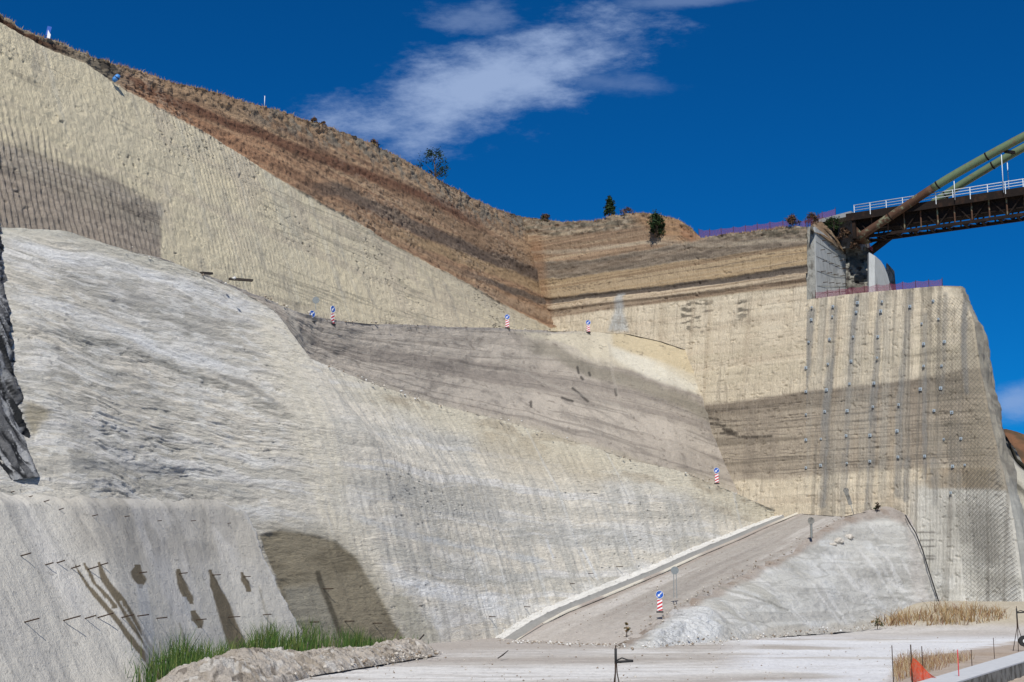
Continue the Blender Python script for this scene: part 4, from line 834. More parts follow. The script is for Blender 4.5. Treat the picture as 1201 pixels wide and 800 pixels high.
cn = ['first', 'second', 'third', 'fourth', 'fifth', 'sixth', 'seventh', 'eighth']; rn = ['first', 'second', 'third', 'fourth', 'fifth', 'sixth', 'seventh', 'eighth', 'ninth']
pl = None
for i, cl_ in enumerate(cols):
    for j, (x, y) in enumerate(cl_):
        g_, n_ = lookup(S_RB, x, y); nh = Vector(n_); nh.z = 0.06; nh.normalize()
        if pl is None:
            pl = empty('anchor_plate', (0, 0, 0)); MB().prism([(-.19, 0, -.19), (.19, 0, -.19), (.19, 0, .19), (-.19, 0, .19)], (0, -.05, 0)).build('plate', M_plate, pl)
            MB().tube([(0, .5, 0), (0, -.22, 0)], .04, 8).tube([(0, -.05, 0), (0, -.11, 0)], .09, 6).build('anchor_bolt', M_galv, pl); o = pl
        else: o = copy_tree(pl)
        o.location = Vector(g_)+nh*.16; o.rotation_euler = (0, 0, math.atan2(nh.x, -nh.y)); k_ = .6+.4*((i*7+j*3) % 5)/5; o.scale = (k_, 1, k_)
        tag(o, 'small steel anchor plate, %s from top in the %s upright row from left' % (rn[j], cn[i]), 'anchor plate', 'anchor plates on the netted cliff')
# --- rockfall netting hung over the right end of the cliff (woven diagonally)
def netsurf(u, v):                                   # u,v photo-free parameters on the wall face: t across, height
    return u, v
def wall_pt(x, y): g_ = onR(x, y); return g_
M_wire = mat('net_wire', (.085, .08, .07), .6, .4, .1, metal=.3)
gb = S_RB; Gw = GBd; nyw, nxw = Gw.shape[:2]
def wp3(tx, tv):                                     # bilinear point on the displaced wall grid
    a = np.clip(tx*(nxw-1), 0, nxw-1.001); b_ = np.clip(tv*(nyw-1), 0, nyw-1.001); i = a.astype(int); j = b_.astype(int); fa = (a-i)[:, None]; fb = (b_-j)[:, None]
    return (Gw[j, i]*(1-fa)+Gw[j, i+1]*fa)*(1-fb)+(Gw[j+1, i]*(1-fa)+Gw[j+1, i+1]*fa)*fb
V_, F_ = [], []
nrm = np.array(RN)
def strips(kx, ky, t0, v0, t1, v1, pitch, w):
    """diagonal wires over a rectangle of the wall, in metres: Wt x Hv"""
    Wt, Hv = 21.0, 36.0; a0, a1, b0, b1 = t0*Wt, t1*Wt, v0*Hv, v1*Hv
    for sgn in (1, -1):
        c0 = min(sgn*b0*1.0, sgn*b1)-a1; c1 = max(sgn*b0, sgn*b1)-a0
        k = c0
        while k < c1:
            # line b = sgn*(a + k)
            aa = np.linspace(a0, a1, 26); bb = sgn*(aa+k); ok = (bb > b0) & (bb < b1)
            if ok.sum() > 1:
                aa, bb = aa[ok], bb[ok]; p_ = wp3(aa/Wt, bb/Hv)+nrm*.16; off_ = np.array([0, 0, w/2])
                s0 = len(V_)
                for q in p_: V_.append(q+off_); V_.append(q-off_)
                for i in range(len(p_)-1): F_.append((s0+2*i, s0+2*i+1, s0+2*i+3, s0+2*i+2))
            k += pitch
strips(1, 1, .74, .03, .99, .97, .46, .03)
strips(1, 1, .80, .06, .975, .46, .46, .035)
o = soup('rockfall_net', V_, F_, M_wire); tag(o, 'dark diamond wire netting draped over the right end of the cream cliff', 'rock netting')
# --- thin dark hose running down beside the mound
pts = [(1062, 604), (1066, 612), (1074, 625), (1082, 645), (1089, 668), (1096, 690), (1101, 706)]
hp = [P(x, y, float(np.interp(y, [604, 706], [153.6, 148.6]))-.5) for x, y in pts]; o = MB().tube(hp, .07, 6).build('hose', M_black); tag(o, 'thin black hose running down the gully right of the mound', 'hose')

# --- concrete abutment walls
def quadwall(name, label, pts, thick, matl, group=None, rods_=(), flip=1):
    o = MB().prism(pts, thick).build(name, matl); tag(o, label, 'concrete wall', group); return o
a_bl, a_tl, a_tr, a_br = P(958.5, 353, 166.6), P(956, 266, 168.0), P(996, 298, 179), P(998, 346, 177)
wa = MB().prism([a_bl, a_tl, a_tr, a_br], Vector((-.45, .55, 0))).build('abutment_wall', M_conc2); tag(wa, 'tall concrete wing wall with sloping top and starter bars, left of the rockfill', 'concrete wall')
nA = Vector(np.cross(a_tl-a_bl, a_br-a_bl)).normalized(); nA = -nA if nA.dot(Vector((0, 0, 4))-Vector(a_bl)) < 0 else nA
def bil(u, v): return Vector((a_bl*(1-u)+a_br*u)*(1-v)+(a_tl*(1-u)+a_tr*u)*v)
for j in range(6):
    for i in range(5):
        u = .14+i*.19+(.05 if j % 2 else 0); v = .10+j*.155
        if v > .93: continue
        c_ = bil(u, v); MB().tube([c_-nA*.1, c_+nA*.55+Vector((0, 0, -.05))], .045, 5).build('starter_bar', M_rustrod, wa)
for j in range(4):
    v = .2+j*.2; a, b_ = bil(.01, v)+nA*.004, bil(.99, v)+nA*.004; MB().bar(a, b_, .02, .05).build('pour_joint', M_conc3, wa)
# raw broken end face beside the wall
e0 = np.array([P(940, 266, 167.6), P(944, 310, 167), P(948, 353, 166)]); e1 = np.array([P(954, 265, 168.2), P(955.5, 310, 167.4), P(957, 354, 166.6)])
g = grid_from_rows([e0-[.2, -.8, 0], e1-[0, .02, 0]], 1, 1); g = g+np.array([-.2, -1, 0])*(.22*fbm(g[..., 2]*1.2, g[..., 0]*2, 501))[..., None]; c = np.zeros(g.shape); c[:] = (.27, .265, .24); c = lay(c, ss(fbm(g[..., 2]*.8, g[..., 0]*2, 502), 0, .3), (.12, .11, .095), .9)
struct(mesh_grid('rock_face', g, c, M_sand))
b1_, b2_2, b3_, b4_, b5_ = P(1018, 343, 167.5), P(1018, 297, 168.2), P(1026, 300, 168.0), P(1040, 316, 172.5), P(1047, 341, 171)
wb = MB().prism([P(1019, 344, 166.8), P(1019, 296, 168.2), P(1026, 300, 168.3), P(1026, 344, 166.9)], Vector((.1, 1.0, 0))).build('abutment_wall', M_conc2); tag(wb, 'smaller pale concrete wing wall with a curved sloping top, right of the rockfill', 'concrete wall')
MB().prism([P(1026.2, 344, 166.9), P(1026.2, 300, 168.3), P(1033, 306, 171.5), P(1039, 315, 173.5), P(1046, 341, 172)], Vector((-.6, 1.2, 0))).build('side_face', M_conc2, wb)
MB().prism([P(1042, 341, 174), P(1040, 308, 176), P(1049, 318, 177), P(1051, 339, 175)], Vector((.3, 1.5, 0))).build('dark_return', M_conc3, wb)
# rockfill between them, backfill slope above
r0 = np.array([P(992, 350, 174), P(1008, 349, 173.6), P(1021, 348, 173.2)]); r1 = np.array([P(992, 286, 177), P(1008, 289, 176.6), P(1021, 291, 176.2)])
g = grid_from_rows([r0, r1], .8, .8); ux, uz = g[..., 0], g[..., 2]; c = np.zeros(g.shape); c[:] = (.12, .115, .10); c = lay(c, ss(fbm(ux*1.1, uz*1.3, 510, 4), .0, .25), (.27, .26, .225), .9); c = lay(c, ss(fbm(ux*2.1, uz*2.6, 511, 4), .15, .3), (.035, .03, .028), .9)
g = g+np.array([-.2, -1, 0])*(.4*fbm(ux*1.2, uz*1.6, 512))[..., None]; o = mesh_grid('rockfill', g, c, M_sand); struct(o)
s0 = np.array([P(950, 268, 166.2), P(975, 284, 172), P(996, 300, 178), P(1021, 294, 178)]); s1 = np.array([P(952, 258, 178), P(975, 256, 181), P(998, 262, 182.5), P(1016, 280, 182)])
g = grid_from_rows([s0, s1], 1, 1); ux, uz = g[..., 0], g[..., 2]; c = np.zeros(g.shape); c[:] = (.16, .11, .07); c = lay(c, ss(fbm(ux*.9, uz*1.5, 513), 0, .3), (.055, .045, .03), .9); c = lay(c, ss(fbm(ux*1.4, uz*1.5, 514), .15, .4), (.26, .21, .16), .8)
g = g+np.array([-.2, -.6, .6])*(.5*fbm(ux*.8, uz*1.2, 515))[..., None]; struct(mesh_grid('backfill_slope', g, c, M_ground))
# bridge seat: concrete slab and pier block
o = MB().prism([P(956, 258.5, 178), P(956, 262.5, 178), P(998, 253, 172.5), P(998, 247.5, 172.5)], Vector((3.2, 4.6, .0))).build('approach_slab', M_conc2); tag(o, 'thin concrete approach slab leading onto the bridge deck', 'slab')
o = MB().prism([P(982, 292, 177), P(983, 262, 177.5), P(998, 256, 174), P(1000, 262, 174), P(1004, 290, 174)], Vector((3, 4.4, 0))).build('bridge_pier', M_conc3); tag(o, 'stained concrete bearing block under the end of the rusty bridge', 'pier')
MB().box((0, 0, 0), (1, 1, 1)).bm.free()

# --- the arch bridge
bd_ = Vector(unit((.827, -.562, 0))); bw = Vector(unit((.562, .827, 0))); WB = 4.2
B0 = Vector(P(1000, 250, 171.5)); zdk = B0.z
def bs(x, y_=None, off_=0.0):
    """distance along the bridge whose near (or far) side projects to photo column x"""
    lo, hi = -30, 80
    for _ in range(40):
        mid_ = (lo+hi)/2; q = B0+bd_*mid_+bw*off_
        if proj(np.array(q))[0] < x: lo = mid_
        else: hi = mid_
    return lo
def bz(x, y, off_=0.0):
    s = bs(x, None, off_); q = B0+bd_*s+bw*off_
    for _ in range(6):
        pp = P(x, y, q.y); s_k = bs(x, None, off_); q = B0+bd_*s+bw*off_
        # correct s so that (x,y) column matches at that height
        z = pp[2]; t = Vector((q.x, q.y, z)); e_ = x-proj(np.array(t))[0]; s += e_*.1
    return s, P(x, y, (B0+bd_*s+bw*off_).y)[2]
br_ = empty('arch_bridge', B0); tag(br_, 'rusty steel arch bridge with green tubular ribs and a white railing, entering from the right', 'bridge')
def bl(s, off_, z): return bd_*s+bw*off_+Vector((0, 0, z))   # local to br_
SE = 46.0
def rib(pts, off_, rad, mats, nm='arch_rib'):
    L_ = []
    for x, y in pts: s, z = bz(x, y, off_); L_.append((s, z-zdk))
    s_end, z_end = L_[-1]; sl0 = (L_[-1][1]-L_[-2][1])/(L_[-1][0]-L_[-2][0]); s, z = s_end, z_end
    for k in range(8): s += 3.2; sl0 *= .88; z += 3.2*sl0; L_.append((s, z))
    ps = np.array(L_); q = np.linspace(ps[0, 0], ps[-1, 0], 70); zz_ = np.interp(q, ps[:, 0], ps[:, 1])
    for _ in range(30): zz_[1:-1] = (zz_[:-2]+2*zz_[1:-1]+zz_[2:])/4
    P3 = [bl(a, off_, b_) for a, b_ in zip(q, zz_)]
    n1 = int(np.searchsorted(q, mats[0])); 
    if n1 > 1:
        o = MB().tube(P3[:n1+1], rad, 20).build(nm, M_rustt if off_ == 0 else M_rustd, br_); o['label'] = 'rust-brown lower length of the tubular rib'  # far rib gets darker rust: the deck's shade put into its colour
    n1 = max(n1, 1)
    MB().tube(P3[n1:], rad*1.002, 20).build(nm, M_green, br_)
    for k in range(6, 66, 9): d_ = (P3[k+1]-P3[k]).normalized()*.09; MB().tube([P3[k]-d_, P3[k]+d_], rad*1.07, 20).build('collar', M_rustd, br_)
    return q, zz_
near = rib([(1008, 278), (1030, 263), (1055, 247.5), (1074, 234.5), (1092.5, 220), (1130, 198.5), (1167.5, 178), (1201, 159.5)], 0, .50, [bs(1088)])
farr = rib([(1021, 295), (1042, 279), (1064, 262), (1082, 247), (1100, 233), (1130, 214.5), (1167, 192), (1201, 172.5)], WB, .48, [bs(1090, None, WB)])
for off_ in (0.9, WB-.9):
    nm = 'truss_girder'
    MB().bar(bl(-.5, off_, -.35), bl(SE, off_, -.35), .35, .5).bar(bl(-.5, off_, -3.0), bl(SE, off_, -3.0), .35, .35).build(nm, M_rustd, br_)
    k = 0; s = 0.0; p_ = 2.05
    while s < SE:
        MB().bar(bl(s, off_, -2.9), bl(s, off_, -.5), .16, .16).build('truss_post', M_rustt, br_)
        a, b_ = (bl(s, off_, -2.9), bl(s+p_, off_, -.5)) if k % 2 else (bl(s, off_, -.5), bl(s+p_, off_, -2.9)); MB().bar(a, b_, .13, .13).build('truss_brace', M_rustd, br_)
        s += p_; k += 1
MB().bar(bl(-1, WB/2, .02), bl(SE, WB/2, .02), WB-.6, .22).build('deck', M_rustd, br_)
MB().bar(bl(-1, .35, -.35), bl(SE, .35, -.35), .14, .95).build('edge_beam', M_rustd, br_)
MB().bar(bl(-.3, WB/2, -1.8), bl(0.1, WB/2, -1.8), WB-1, 2.6).build('end_plate', M_rustd, br_)
s = 1.0
m = MB()
while s < SE: m.bar(bl(s, .9, -3.1), bl(s, WB-.9, -3.1), .22, .22); m.bar(bl(s, .9, -3.15), bl(min(s+2.05, SE), WB-.9, -3.15), .12, .1); s += 2.05
m.build('cross_bracing', M_rustd, br_)
MB().bar(bl(0, WB/2, -1.15), bl(SE, WB/2, -1.15), 1.9, 1.9).build('truss_dark_fill', M_rustd, br_)  # added dark box filling the truss, stands in for shadowed members
MB().prism([bl(-.1, .9, -1.2), bl(-.1, .9, -3.3), bl(1.2, .9, -3.3)], bw*(WB-1.8)).build('bearing', M_rustt, br_)
for off_ in (.3, WB-.3):
    m = MB()
    for z in (1.05, .72, .38): m.tube([bl(.1, off_, z), bl(SE, off_, z)], .045 if z < 1 else .055, 6)
    m.build('handrail', M_wrail, br_); s = .1
    while s < SE: MB().bar(bl(s, off_, -.4 if int(s/2.05) % 2 else .1), bl(s, off_, 1.1), .09, .09).build('railing_post', M_wrail, br_); s += 2.05
for x, off_, q in ((1120, 0, near), (1177, 0, near), (1184, WB, farr)):
    s = bs(x, None, off_); zt = float(np.interp(s, q[0], q[1])); 
    MB().tube([bl(s, off_, -.3), bl(s, off_, zt-.3)], .05, 6).build('hanger', M_wrail, br_)
sx_ = bs(1182, None, 0); MB().bar(bl(sx_, .0, float(np.interp(sx_, near[0], near[1]))-.6), bl(sx_, WB, float(np.interp(sx_, farr[0], farr[1]))), .35, .35).build('rib_tie', M_rustd, br_)
for x in (1012, 1060):
    pass
# ================================================================== FENCES, VEGETATION, RUBBLE, SMALL THINGS
def netmat(name, col, a, scale=9.0):
    m = bpy.data.materials.new(name); m.use_nodes = True; t = m.node_tree; t.nodes.clear(); b = NB(t)
    tc = b.n('ShaderNodeTexCoord'); n = b.noise(tc.outputs['Object'], scale, 3)
    d = b.n('ShaderNodeBsdfDiffuse'); d.inputs[0].default_value = (*col, 1); tl = b.n('ShaderNodeBsdfTranslucent'); tl.inputs[0].default_value = (*col, 1)
    mx = b.n('ShaderNodeMixShader'); mx.inputs[0].default_value = .4; b.L.new(d.outputs[0], mx.inputs[1]); b.L.new(tl.outputs[0], mx.inputs[2])
    tr = b.n('ShaderNodeBsdfTransparent'); m2 = b.n('ShaderNodeMixShader'); b.L.new(b.ramp(n, .3, .7, a-.18, a+.18), m2.inputs[0]); b.L.new(tr.outputs[0], m2.inputs[1]); b.L.new(mx.outputs[0], m2.inputs[2])
    o = b.n('ShaderNodeOutputMaterial'); b.L.new(m2.outputs[0], o.inputs[0]); return m
M_netp = netmat('faded_safety_net', (.38, .10, .16), .45); M_neto = netmat('orange_safety_net', (.80, .085, .03), .72, 14)
def fence(name, label, base, h, npost, m_, sag=.15, group=None):
    root = empty(name, base[0]); tag(root, label, 'safety net', group); base = np.array(base)-base[0]
    q = resamp(base, npost)
    for p_ in q:
        MB().tube([p_-[0, 0, .3], p_+[0, 0, h+.15*random.random()]], .035, 5).build('post', M_rustrod, root)
    q2 = resamp(base, npost*4); V, Fa = [], []
    for i, p_ in enumerate(q2):
        s_ = sag*math.sin(math.pi*((i*(npost-1)/(npost*4-1)) % 1)); V += [p_+[0, -.04, .08], p_+[0, -.06+.1*random.random(), h*.5], p_+[0, -.04, h-s_-.1*random.random()]]
    for i in range(len(q2)-1):
        for k in range(2): Fa.append((3*i+k, 3*i+3+k, 3*i+4+k, 3*i+1+k))
    soup('netting', V, Fa, m_, root); return root
tp_ = GAd[-1]; tpx = proj(tp_)[0]; sel = [tp_[np.argmin(np.abs(tpx-x))] for x in (820, 835, 850, 870, 890, 910, 930, 945)]
bs1 = [np.array(p_)+[.1, .8, -.05] for p_ in sel]; bs1 += [P(962, 259, 178), P(980, 254.5, 177)]
fence('safety_fence', 'faded pink safety net on thin posts along the top of the rear wall', bs1, 1.15, 17, M_netp)
tp_ = GBd[-1]; tpx = proj(tp_)[0]; sel = [tp_[np.argmin(np.abs(tpx-x))] for x in (957, 975, 1000, 1025, 1050, 1080, 1106)]
fence('safety_fence', 'faded pink safety net along the ledge below the concrete walls', [np.array(p_)+[.1, .6, -.02] for p_ in sel], 1.0, 11, M_netp)
tp2 = [P(1003, 287, 175.5), P(1015, 288, 175.2), P(1024, 297, 172)]
fence('safety_fence', 'short piece of faded net on top of the rockfill under the bridge end', tp2, .9, 4, M_netp)

def blades(name, pts, h, w, mats, lean=.35, parent=None, n_seg=1):
    """pts (n,3); one bent blade per point"""
    pts = np.asarray(pts, float); n = len(pts); hh = h*(.55+.7*RNG.random(n)) if np.isscalar(h) else h*(.7+.5*RNG.random(n))
    a = RNG.random(n)*2*np.pi; d = np.stack([np.cos(a), np.sin(a), 0*a], -1); l = RNG.random(n)*lean; a2 = RNG.random(n)*2*np.pi
    side = np.stack([np.cos(a2)*.9+.3, np.sin(a2)*.35, 0*a], -1)*w
    b0 = pts-side/2; b1 = pts+side/2; m_ = pts+d*(l*hh*.35)[:, None]+np.stack([0*a, 0*a, hh*.6], -1); t_ = pts+d*(l*hh)[:, None]+np.stack([0*a, 0*a, hh], -1)
    V = np.stack([b0, b1, m_+side*.33, t_, m_-side*.33], 1).reshape(-1, 3); i = np.arange(n)*5
    Fq = np.concatenate([np.stack([i, i+1, i+2, i+4], -1)]); Ft = np.stack([i+4, i+2, i+3, i+3], -1)
    # triangles as degenerate-free: use 3-gons through a second pass
    me = bpy.data.meshes.new(name); me.vertices.add(len(V)); me.vertices.foreach_set('co', V.ravel())
    lv = np.concatenate([Fq.ravel(), Ft[:, :3].ravel()]); ls = np.concatenate([np.arange(n)*4, n*4+np.arange(n)*3])
    me.loops.add(len(lv)); me.loops.foreach_set('vertex_index', lv.astype(np.int32)); me.polygons.add(2*n); me.polygons.foreach_set('loop_start', ls.astype(np.int32)); 
    mi = RNG.integers(0, len(mats), n); me.update(calc_edges=True)
    for q in mats: me.materials.append(q)
    me.polygons.foreach_set('material_index', np.concatenate([mi, mi]).astype(np.int32)); o = bpy.data.objects.new(name, me); COL.objects.link(o)
    if parent: o.parent = parent
    return o
def lm(name, col): return mat(name, col, .8, .15, .2, 1.0)
G1, G2, G3 = lm('reed_green', (.055, .11, .022)), lm('reed_dark_green', (.03, .062, .016)), lm('reed_yellow_green', (.13, .155, .045))
T1, T2, T3, T4 = lm('dry_straw', (.36, .26, .13)), lm('dry_grass_tan', (.27, .175, .08)), lm('dry_grass_pale', (.46, .38, .25)), lm('dry_weed_red', (.20, .10, .06))
# green reeds growing along the foot of the sprayed concrete and the wet hollow
foot = np.array([Pz(a, b_) for a, b_ in ((168., 806.), (200., 797.), (240., 785.), (285., 774.), (330., 769.), (380., 765.), (430., 760.), (468., 757.))])
n = 5200; t = RNG.random(n); q = resamp(foot, 400)[(t*399).astype(int)]; dens = .35+.65*ss(vn(t*14, t*0, 601), -.6, .3)
q = q[RNG.random(n) < dens]; tt_ = proj(q)[0]; nrm_ = np.array([.96, -.28, 0]); q = q+nrm_*(RNG.normal(.2, .75, len(q)))[:, None]*1.0
hh_ = np.interp(tt_, [170, 215, 260, 300, 350, 400, 440, 470], [1.3, 1.35, .75, 1.35, 1.45, 1.15, .8, .45]); q[:, 2] = -.05
hh_ = hh_*(.75+.6*ss(vn(q[:, 0]*1.1, q[:, 1]*.6, 611), -.5, .6))
stuff(blades('reeds', q, hh_*1.15, .05, [G1, G1, G2, G2, G3], .55))
# yellow grass in the strip under the cliff on the right
def gz_at(x, y): return 2.7*ss(np.asarray(y, float), 126, 146)*ss(np.asarray(x, float), 30, 43)
def scatter_px(n, poly_top, poly_bot, x0, x1, D0, D1, seed=0):
    px = x0+(x1-x0)*RNG.random(n); return px
pts = []
top_l = [(1020, 731), (1050, 727), (1080, 722), (1100, 716), (1140, 716), (1180, 718), (1190, 722)]; bot_l = [(1020, 736), (1060, 734), (1100, 734), (1140, 733), (1180, 727), (1190, 723)]
N0 = 15000; ux = RNG.random(N0)*16+32.5; uy = 122+RNG.random(N0)*30; zz_ = gz_at(ux, uy); px, py = proj(np.stack([ux, uy, zz_], -1))
ok = (py > crv(px, top_l)) & (py < crv(px, bot_l)) & (px > 1020) & (px < 1190) & (vn(ux*.9, uy*.9, 602) > -.45); q = np.stack([ux, uy, zz_-.05], -1)[ok]
hq = 1.05*(.55+.6*ss(vn(ux[ok]*.5, uy[ok]*.5, 603), -.5, .5))
stuff(blades('dry_grass', q, hq*(.6+.7*RNG.random(len(q))), .06, [T1, T2, T2, T3, T4], 1.3))
# low weeds at the foot of the mound
N0 = 2600; ux = RNG.random(N0)*22+12; uy = 96+RNG.random(N0)*44; zz_ = gz_at(ux, uy); px, py = proj(np.stack([ux, uy, zz_], -1))
fl = crv(px, [(p_[0], p_[1]+0.) for p_ in RMf]); ok = (py > fl-2) & (py < fl+3.5) & (px > 880) & (vn(px*.05, px*0, 604) > -.1); q = np.stack([ux, uy, zz_-.05], -1)[ok]
stuff(blades('dry_grass', q, .5, .06, [T1, T3, G3, T2], .9))
# reddish dry weeds on the bank beside the barrier
N0 = 9000; D_ = 46+RNG.random(N0)*34; xr = RNG.random(N0)*.09+.262; ux = xr*D_; uy = D_; px, py = proj(np.stack([ux, uy, 0*ux], -1))
bnd = crv(px, [(1040, 792), (1060, 776), (1090, 768), (1130, 762), (1160, 758), (1201, 752)]); low = crv(px, [(1040, 805), (1085, 797), (1148, 776), (1201, 762)])
ok = (py > bnd) & (py < low+1) & (vn(ux*1.1, uy*.5, 605) > -.3+.5*ss(px, 1120, 1150)*(1-ss(px, 1150, 1180))); q = np.stack([ux, uy, 0*ux+.12], -1)[ok]
stuff(blades('dry_weeds', q, .62, .022, [T4, T2, T4, T1, T3], .9))
# dry grass along the skyline
def fringe(line, n, h, w, mats, back=1.2, name='dry_grass'):
    i = RNG.integers(0, len(line), n); q = line[i]+RNG.normal(0, .12, (n, 3))*[1, 1, 0]+np.array([-.25, .35, 0])*(RNG.random(n)*back)[:, None]; k = vn(i*.03, i*0., 610)
    q = q[(RNG.random(n) < .35+.6*ss(k, -.5, .5))]; q[:, 2] -= .12; return stuff(blades(name, q, h, w, mats, .8))
tl = GdUL = S_UL[0][-1]; tx_ = S_UL[1][-1]
fringe(tl[(tx_ > -20) & (tx_ < 600)], 4200, .34, .05, [T2, T4, T2, T1])
fringe(GAd[-1][:-10], 2600, .35, .05, [T2, T1, T4])
fringe(S_UL[0][-12][tx_ > 0], 900, .3, .05, [T2, T1])
fringe(S_UL[0][-22][tx_ > 150], 700, .3, .05, [T2, T1, T4])

# --- trees and bushes: trunk with limbs, crown of many leaf clumps
def plant(name, label, base, hgt, wid, trunk_h, cols_, nclump, leaf, per, seed, cat='tree', shape='open', group=None, tilt=0):
    rg = np.random.default_rng(seed); root = empty(name, base); tag(root, label, cat, group); m = MB(); cl = []
    top = Vector((tilt*hgt, 0, hgt*.8)); m.tube([(0, 0, -.3), (tilt*hgt*.3, 0, hgt*.35), top], [hgt*.028+.02, hgt*.02+.015, .012], 7)
    for k in range(nclump):
        t_ = rg.random(); z = trunk_h+(hgt-trunk_h)*t_; rr = wid/2*(math.sin(math.pi*min(1, .25+t_*.75))**.6 if shape == 'open' else (1.02-t_)**.8); a = rg.random()*6.283; r_ = rr*(.35+.65*rg.random())
        c_ = Vector((math.cos(a)*r_+tilt*z, math.sin(a)*r_, z)); cl.append(c_)
        if k % 2 == 0: s_ = Vector((tilt*z*.7, 0, max(trunk_h*.4, z-rr*.9))); m.tube([s_, s_.lerp(c_, .6)+Vector((0, 0, .06)), c_], [.02+hgt*.006, .015, .006], 5)
    m.build('trunk', lm('bark', (.10, .075, .055)), root)
    V, Fa = [], []; mi = []
    for c_ in cl:
        cs_ = wid*.11*(.6+.8*rg.random()); g_ = rg.integers(0, len(cols_))
        for j in range(per):
            p_ = np.array(c_)+rg.normal(0, 1, 3)*cs_*.62; u_ = rg.normal(0, 1, 3); u_ /= np.linalg.norm(u_); w_ = np.cross(u_, rg.normal(0, 1, 3)); w_ /= np.linalg.norm(w_); L = leaf*(.6+.8*rg.random())
            s_ = len(V); V += [p_-u_*L, p_+w_*L*.45, p_+u_*L, p_-w_*L*.45]; Fa.append((s_, s_+1, s_+2, s_+3)); mi.append(g_ if rg.random() < .7 else rg.integers(0, len(cols_)))
    o = soup('crown', V, Fa, cols_[0], root)
    for q_ in cols_[1:]: o.data.materials.append(q_)
    o.data.polygons.foreach_set('material_index', np.array(mi, np.int32)); return root
L1, L2, L3 = lm('leaf_dark', (.018, .034, .014)), lm('leaf_green', (.032, .055, .018)), lm('leaf_olive', (.06, .07, .03))
D1_, D2_ = lm('brush_dark', (.06, .04, .028)), lm('brush_brown', (.13, .075, .045))
def sky_pt(x, dy=0, back=.6):
    tx2 = tx_ if x < 598 else proj(GAd[-1])[0]; ln = tl if x < 598 else GAd[-1]; p_ = ln[np.argmin(np.abs(tx2-x))]; return Vector(p_)+Vector((-.1, back, dy))
plant('small_tree', 'small open-crowned tree standing alone on the brown skyline', sky_pt(511, 0), 3.7, 3.9, .5, [L1, L2, L1], 34, .13, 26, 12, tilt=-.05)
plant('small_tree', 'small dark upright tree on the skyline above the rear wall corner', sky_pt(716, -.1), 2.9, 1.9, .3, [L1, L2], 60, .14, 34, 5, shape='cone')
o = at(S_RA, 771, 274); plant('green_bush', 'dark green bush hanging on the edge of the red-brown mound', Vector(o)+Vector((-.2, -.5, -.2)), 2.7, 2.5, .1, [L1, L2, L1], 60, .14, 34, 8, 'bush')
plant('dry_bush', 'grey-brown bush on the skyline left of the upright tree', sky_pt(640, -.1), 1.1, 1.6, .05, [D1_, D2_, L3], 26, .12, 26, 9, 'bush')
for k, (x, h_, w_, lab) in enumerate(((368, .9, 1.0, 'small dry bush on the skyline just under the left end of the cloud'), (440, .8, 1.2, 'low dry bush on the skyline left of the lone tree'), (737, .9, 2.2, 'wide low reddish bush just right of the upright skyline tree'), (379, .6, .8, 'tiny dry bush second from the cloud end on the skyline'))):
    plant('dry_bush', lab, sky_pt(x, -.1), h_, w_, .05, [D2_, D1_], 18, .10, 22, 20+k, 'bush')
for k, (x, y, D_, h_, w_, lab) in enumerate(((930, 262, 169, .9, 1.8, 'brown bush behind the pink net at the top of the rear wall'), (952, 262, 174, 1.1, 2.0, 'brown bush at the end of the pink net, left of the slab'), (978, 268, 173, 1.5, 2.2, 'dark green bush under the concrete approach slab'), (990, 279, 173.5, 1.2, 1.6, 'brown brush beside the bearing block'), (1003, 291, 173, .9, 1.6, 'brown brush on top of the rockfill'))):
    plant('dry_bush' if k != 2 else 'green_bush', lab, P(x, y, D_), h_, w_, .05, [D2_, D1_] if k != 2 else [L1, L2], 26, .12, 26, 40+k, 'bush')
plant('green_tuft', 'small green tuft growing at the lower edge of the ramp', P(735, 742, 106.5)+[0, 0, -.1], .75, .6, .02, [L3, T2], 10, .09, 9, 60, 'weed')
plant('green_tuft', 'low dark weed at the left end of the yellow grass strip', P(1029, 733, 134)+[0, 0, -.1], .6, 1.1, .02, [L3, T2], 14, .09, 12, 61, 'weed')
plant('green_tuft', 'small dark weed on the crest of the mound below the rear wall', P(1029, 597, 152.2)+[0, 0, -.1], .8, .7, .02, [L1, D1_], 12, .1, 16, 62, 'weed')

# --- rubble heaps in front of the reeds
def heap(name, label, p0, p1, wid, hgt, seed, col_=(.47, .42, .36)):
    p0, p1 = np.array(p0), np.array(p1); d = p1-p0; L = np.linalg.norm(d); d /= L; nn = np.array([d[1], -d[0], 0]); nu = int(L/.05); nv = int(wid/.05)
    u = np.linspace(0, L, nu)[None]; v = np.linspace(-wid/2, wid/2, nv)[:, None]; prof = np.clip(1-(v/(wid/2))**2, 0, 1)*np.clip(np.minimum(u, L-u)/(wid*.4), 0, 1)**.6
    z = hgt*prof*(.75+.35*fbm(u*.35, v*.35+3, seed, 3))+prof**.4*(.38*np.maximum(0, ridg(u*1.5, v*1.7, seed+1, 5))+.16*fbm(u*2.2, v*2.2, seed+8, 4)+.09*fbm(u*5, v*5, seed+2, 4))-.06
    g = p0+d*u[..., None]+nn*v[..., None]+np.array([0, 0, 1.])*z[..., None]; c = np.zeros(g.shape); c[:] = col_
    c = lay(c, ss(fbm(u*1.2+0*v, v*1.2+0*u, seed+3, 5), 0, .3), (.33, .28, .22), .8); c = lay(c, ss(fbm(u*2+0*v, v*2+0*u, seed+4, 4), .15, .35), (.60, .57, .52), .8); c = lay(c, ss(fbm(u*3+0*v, v*3+0*u, seed+5, 3), .3, .45), (.12, .10, .08), .7)
    o = mesh_grid(name, g, c, M_marl); tag(o, label, 'rubble heap'); return o
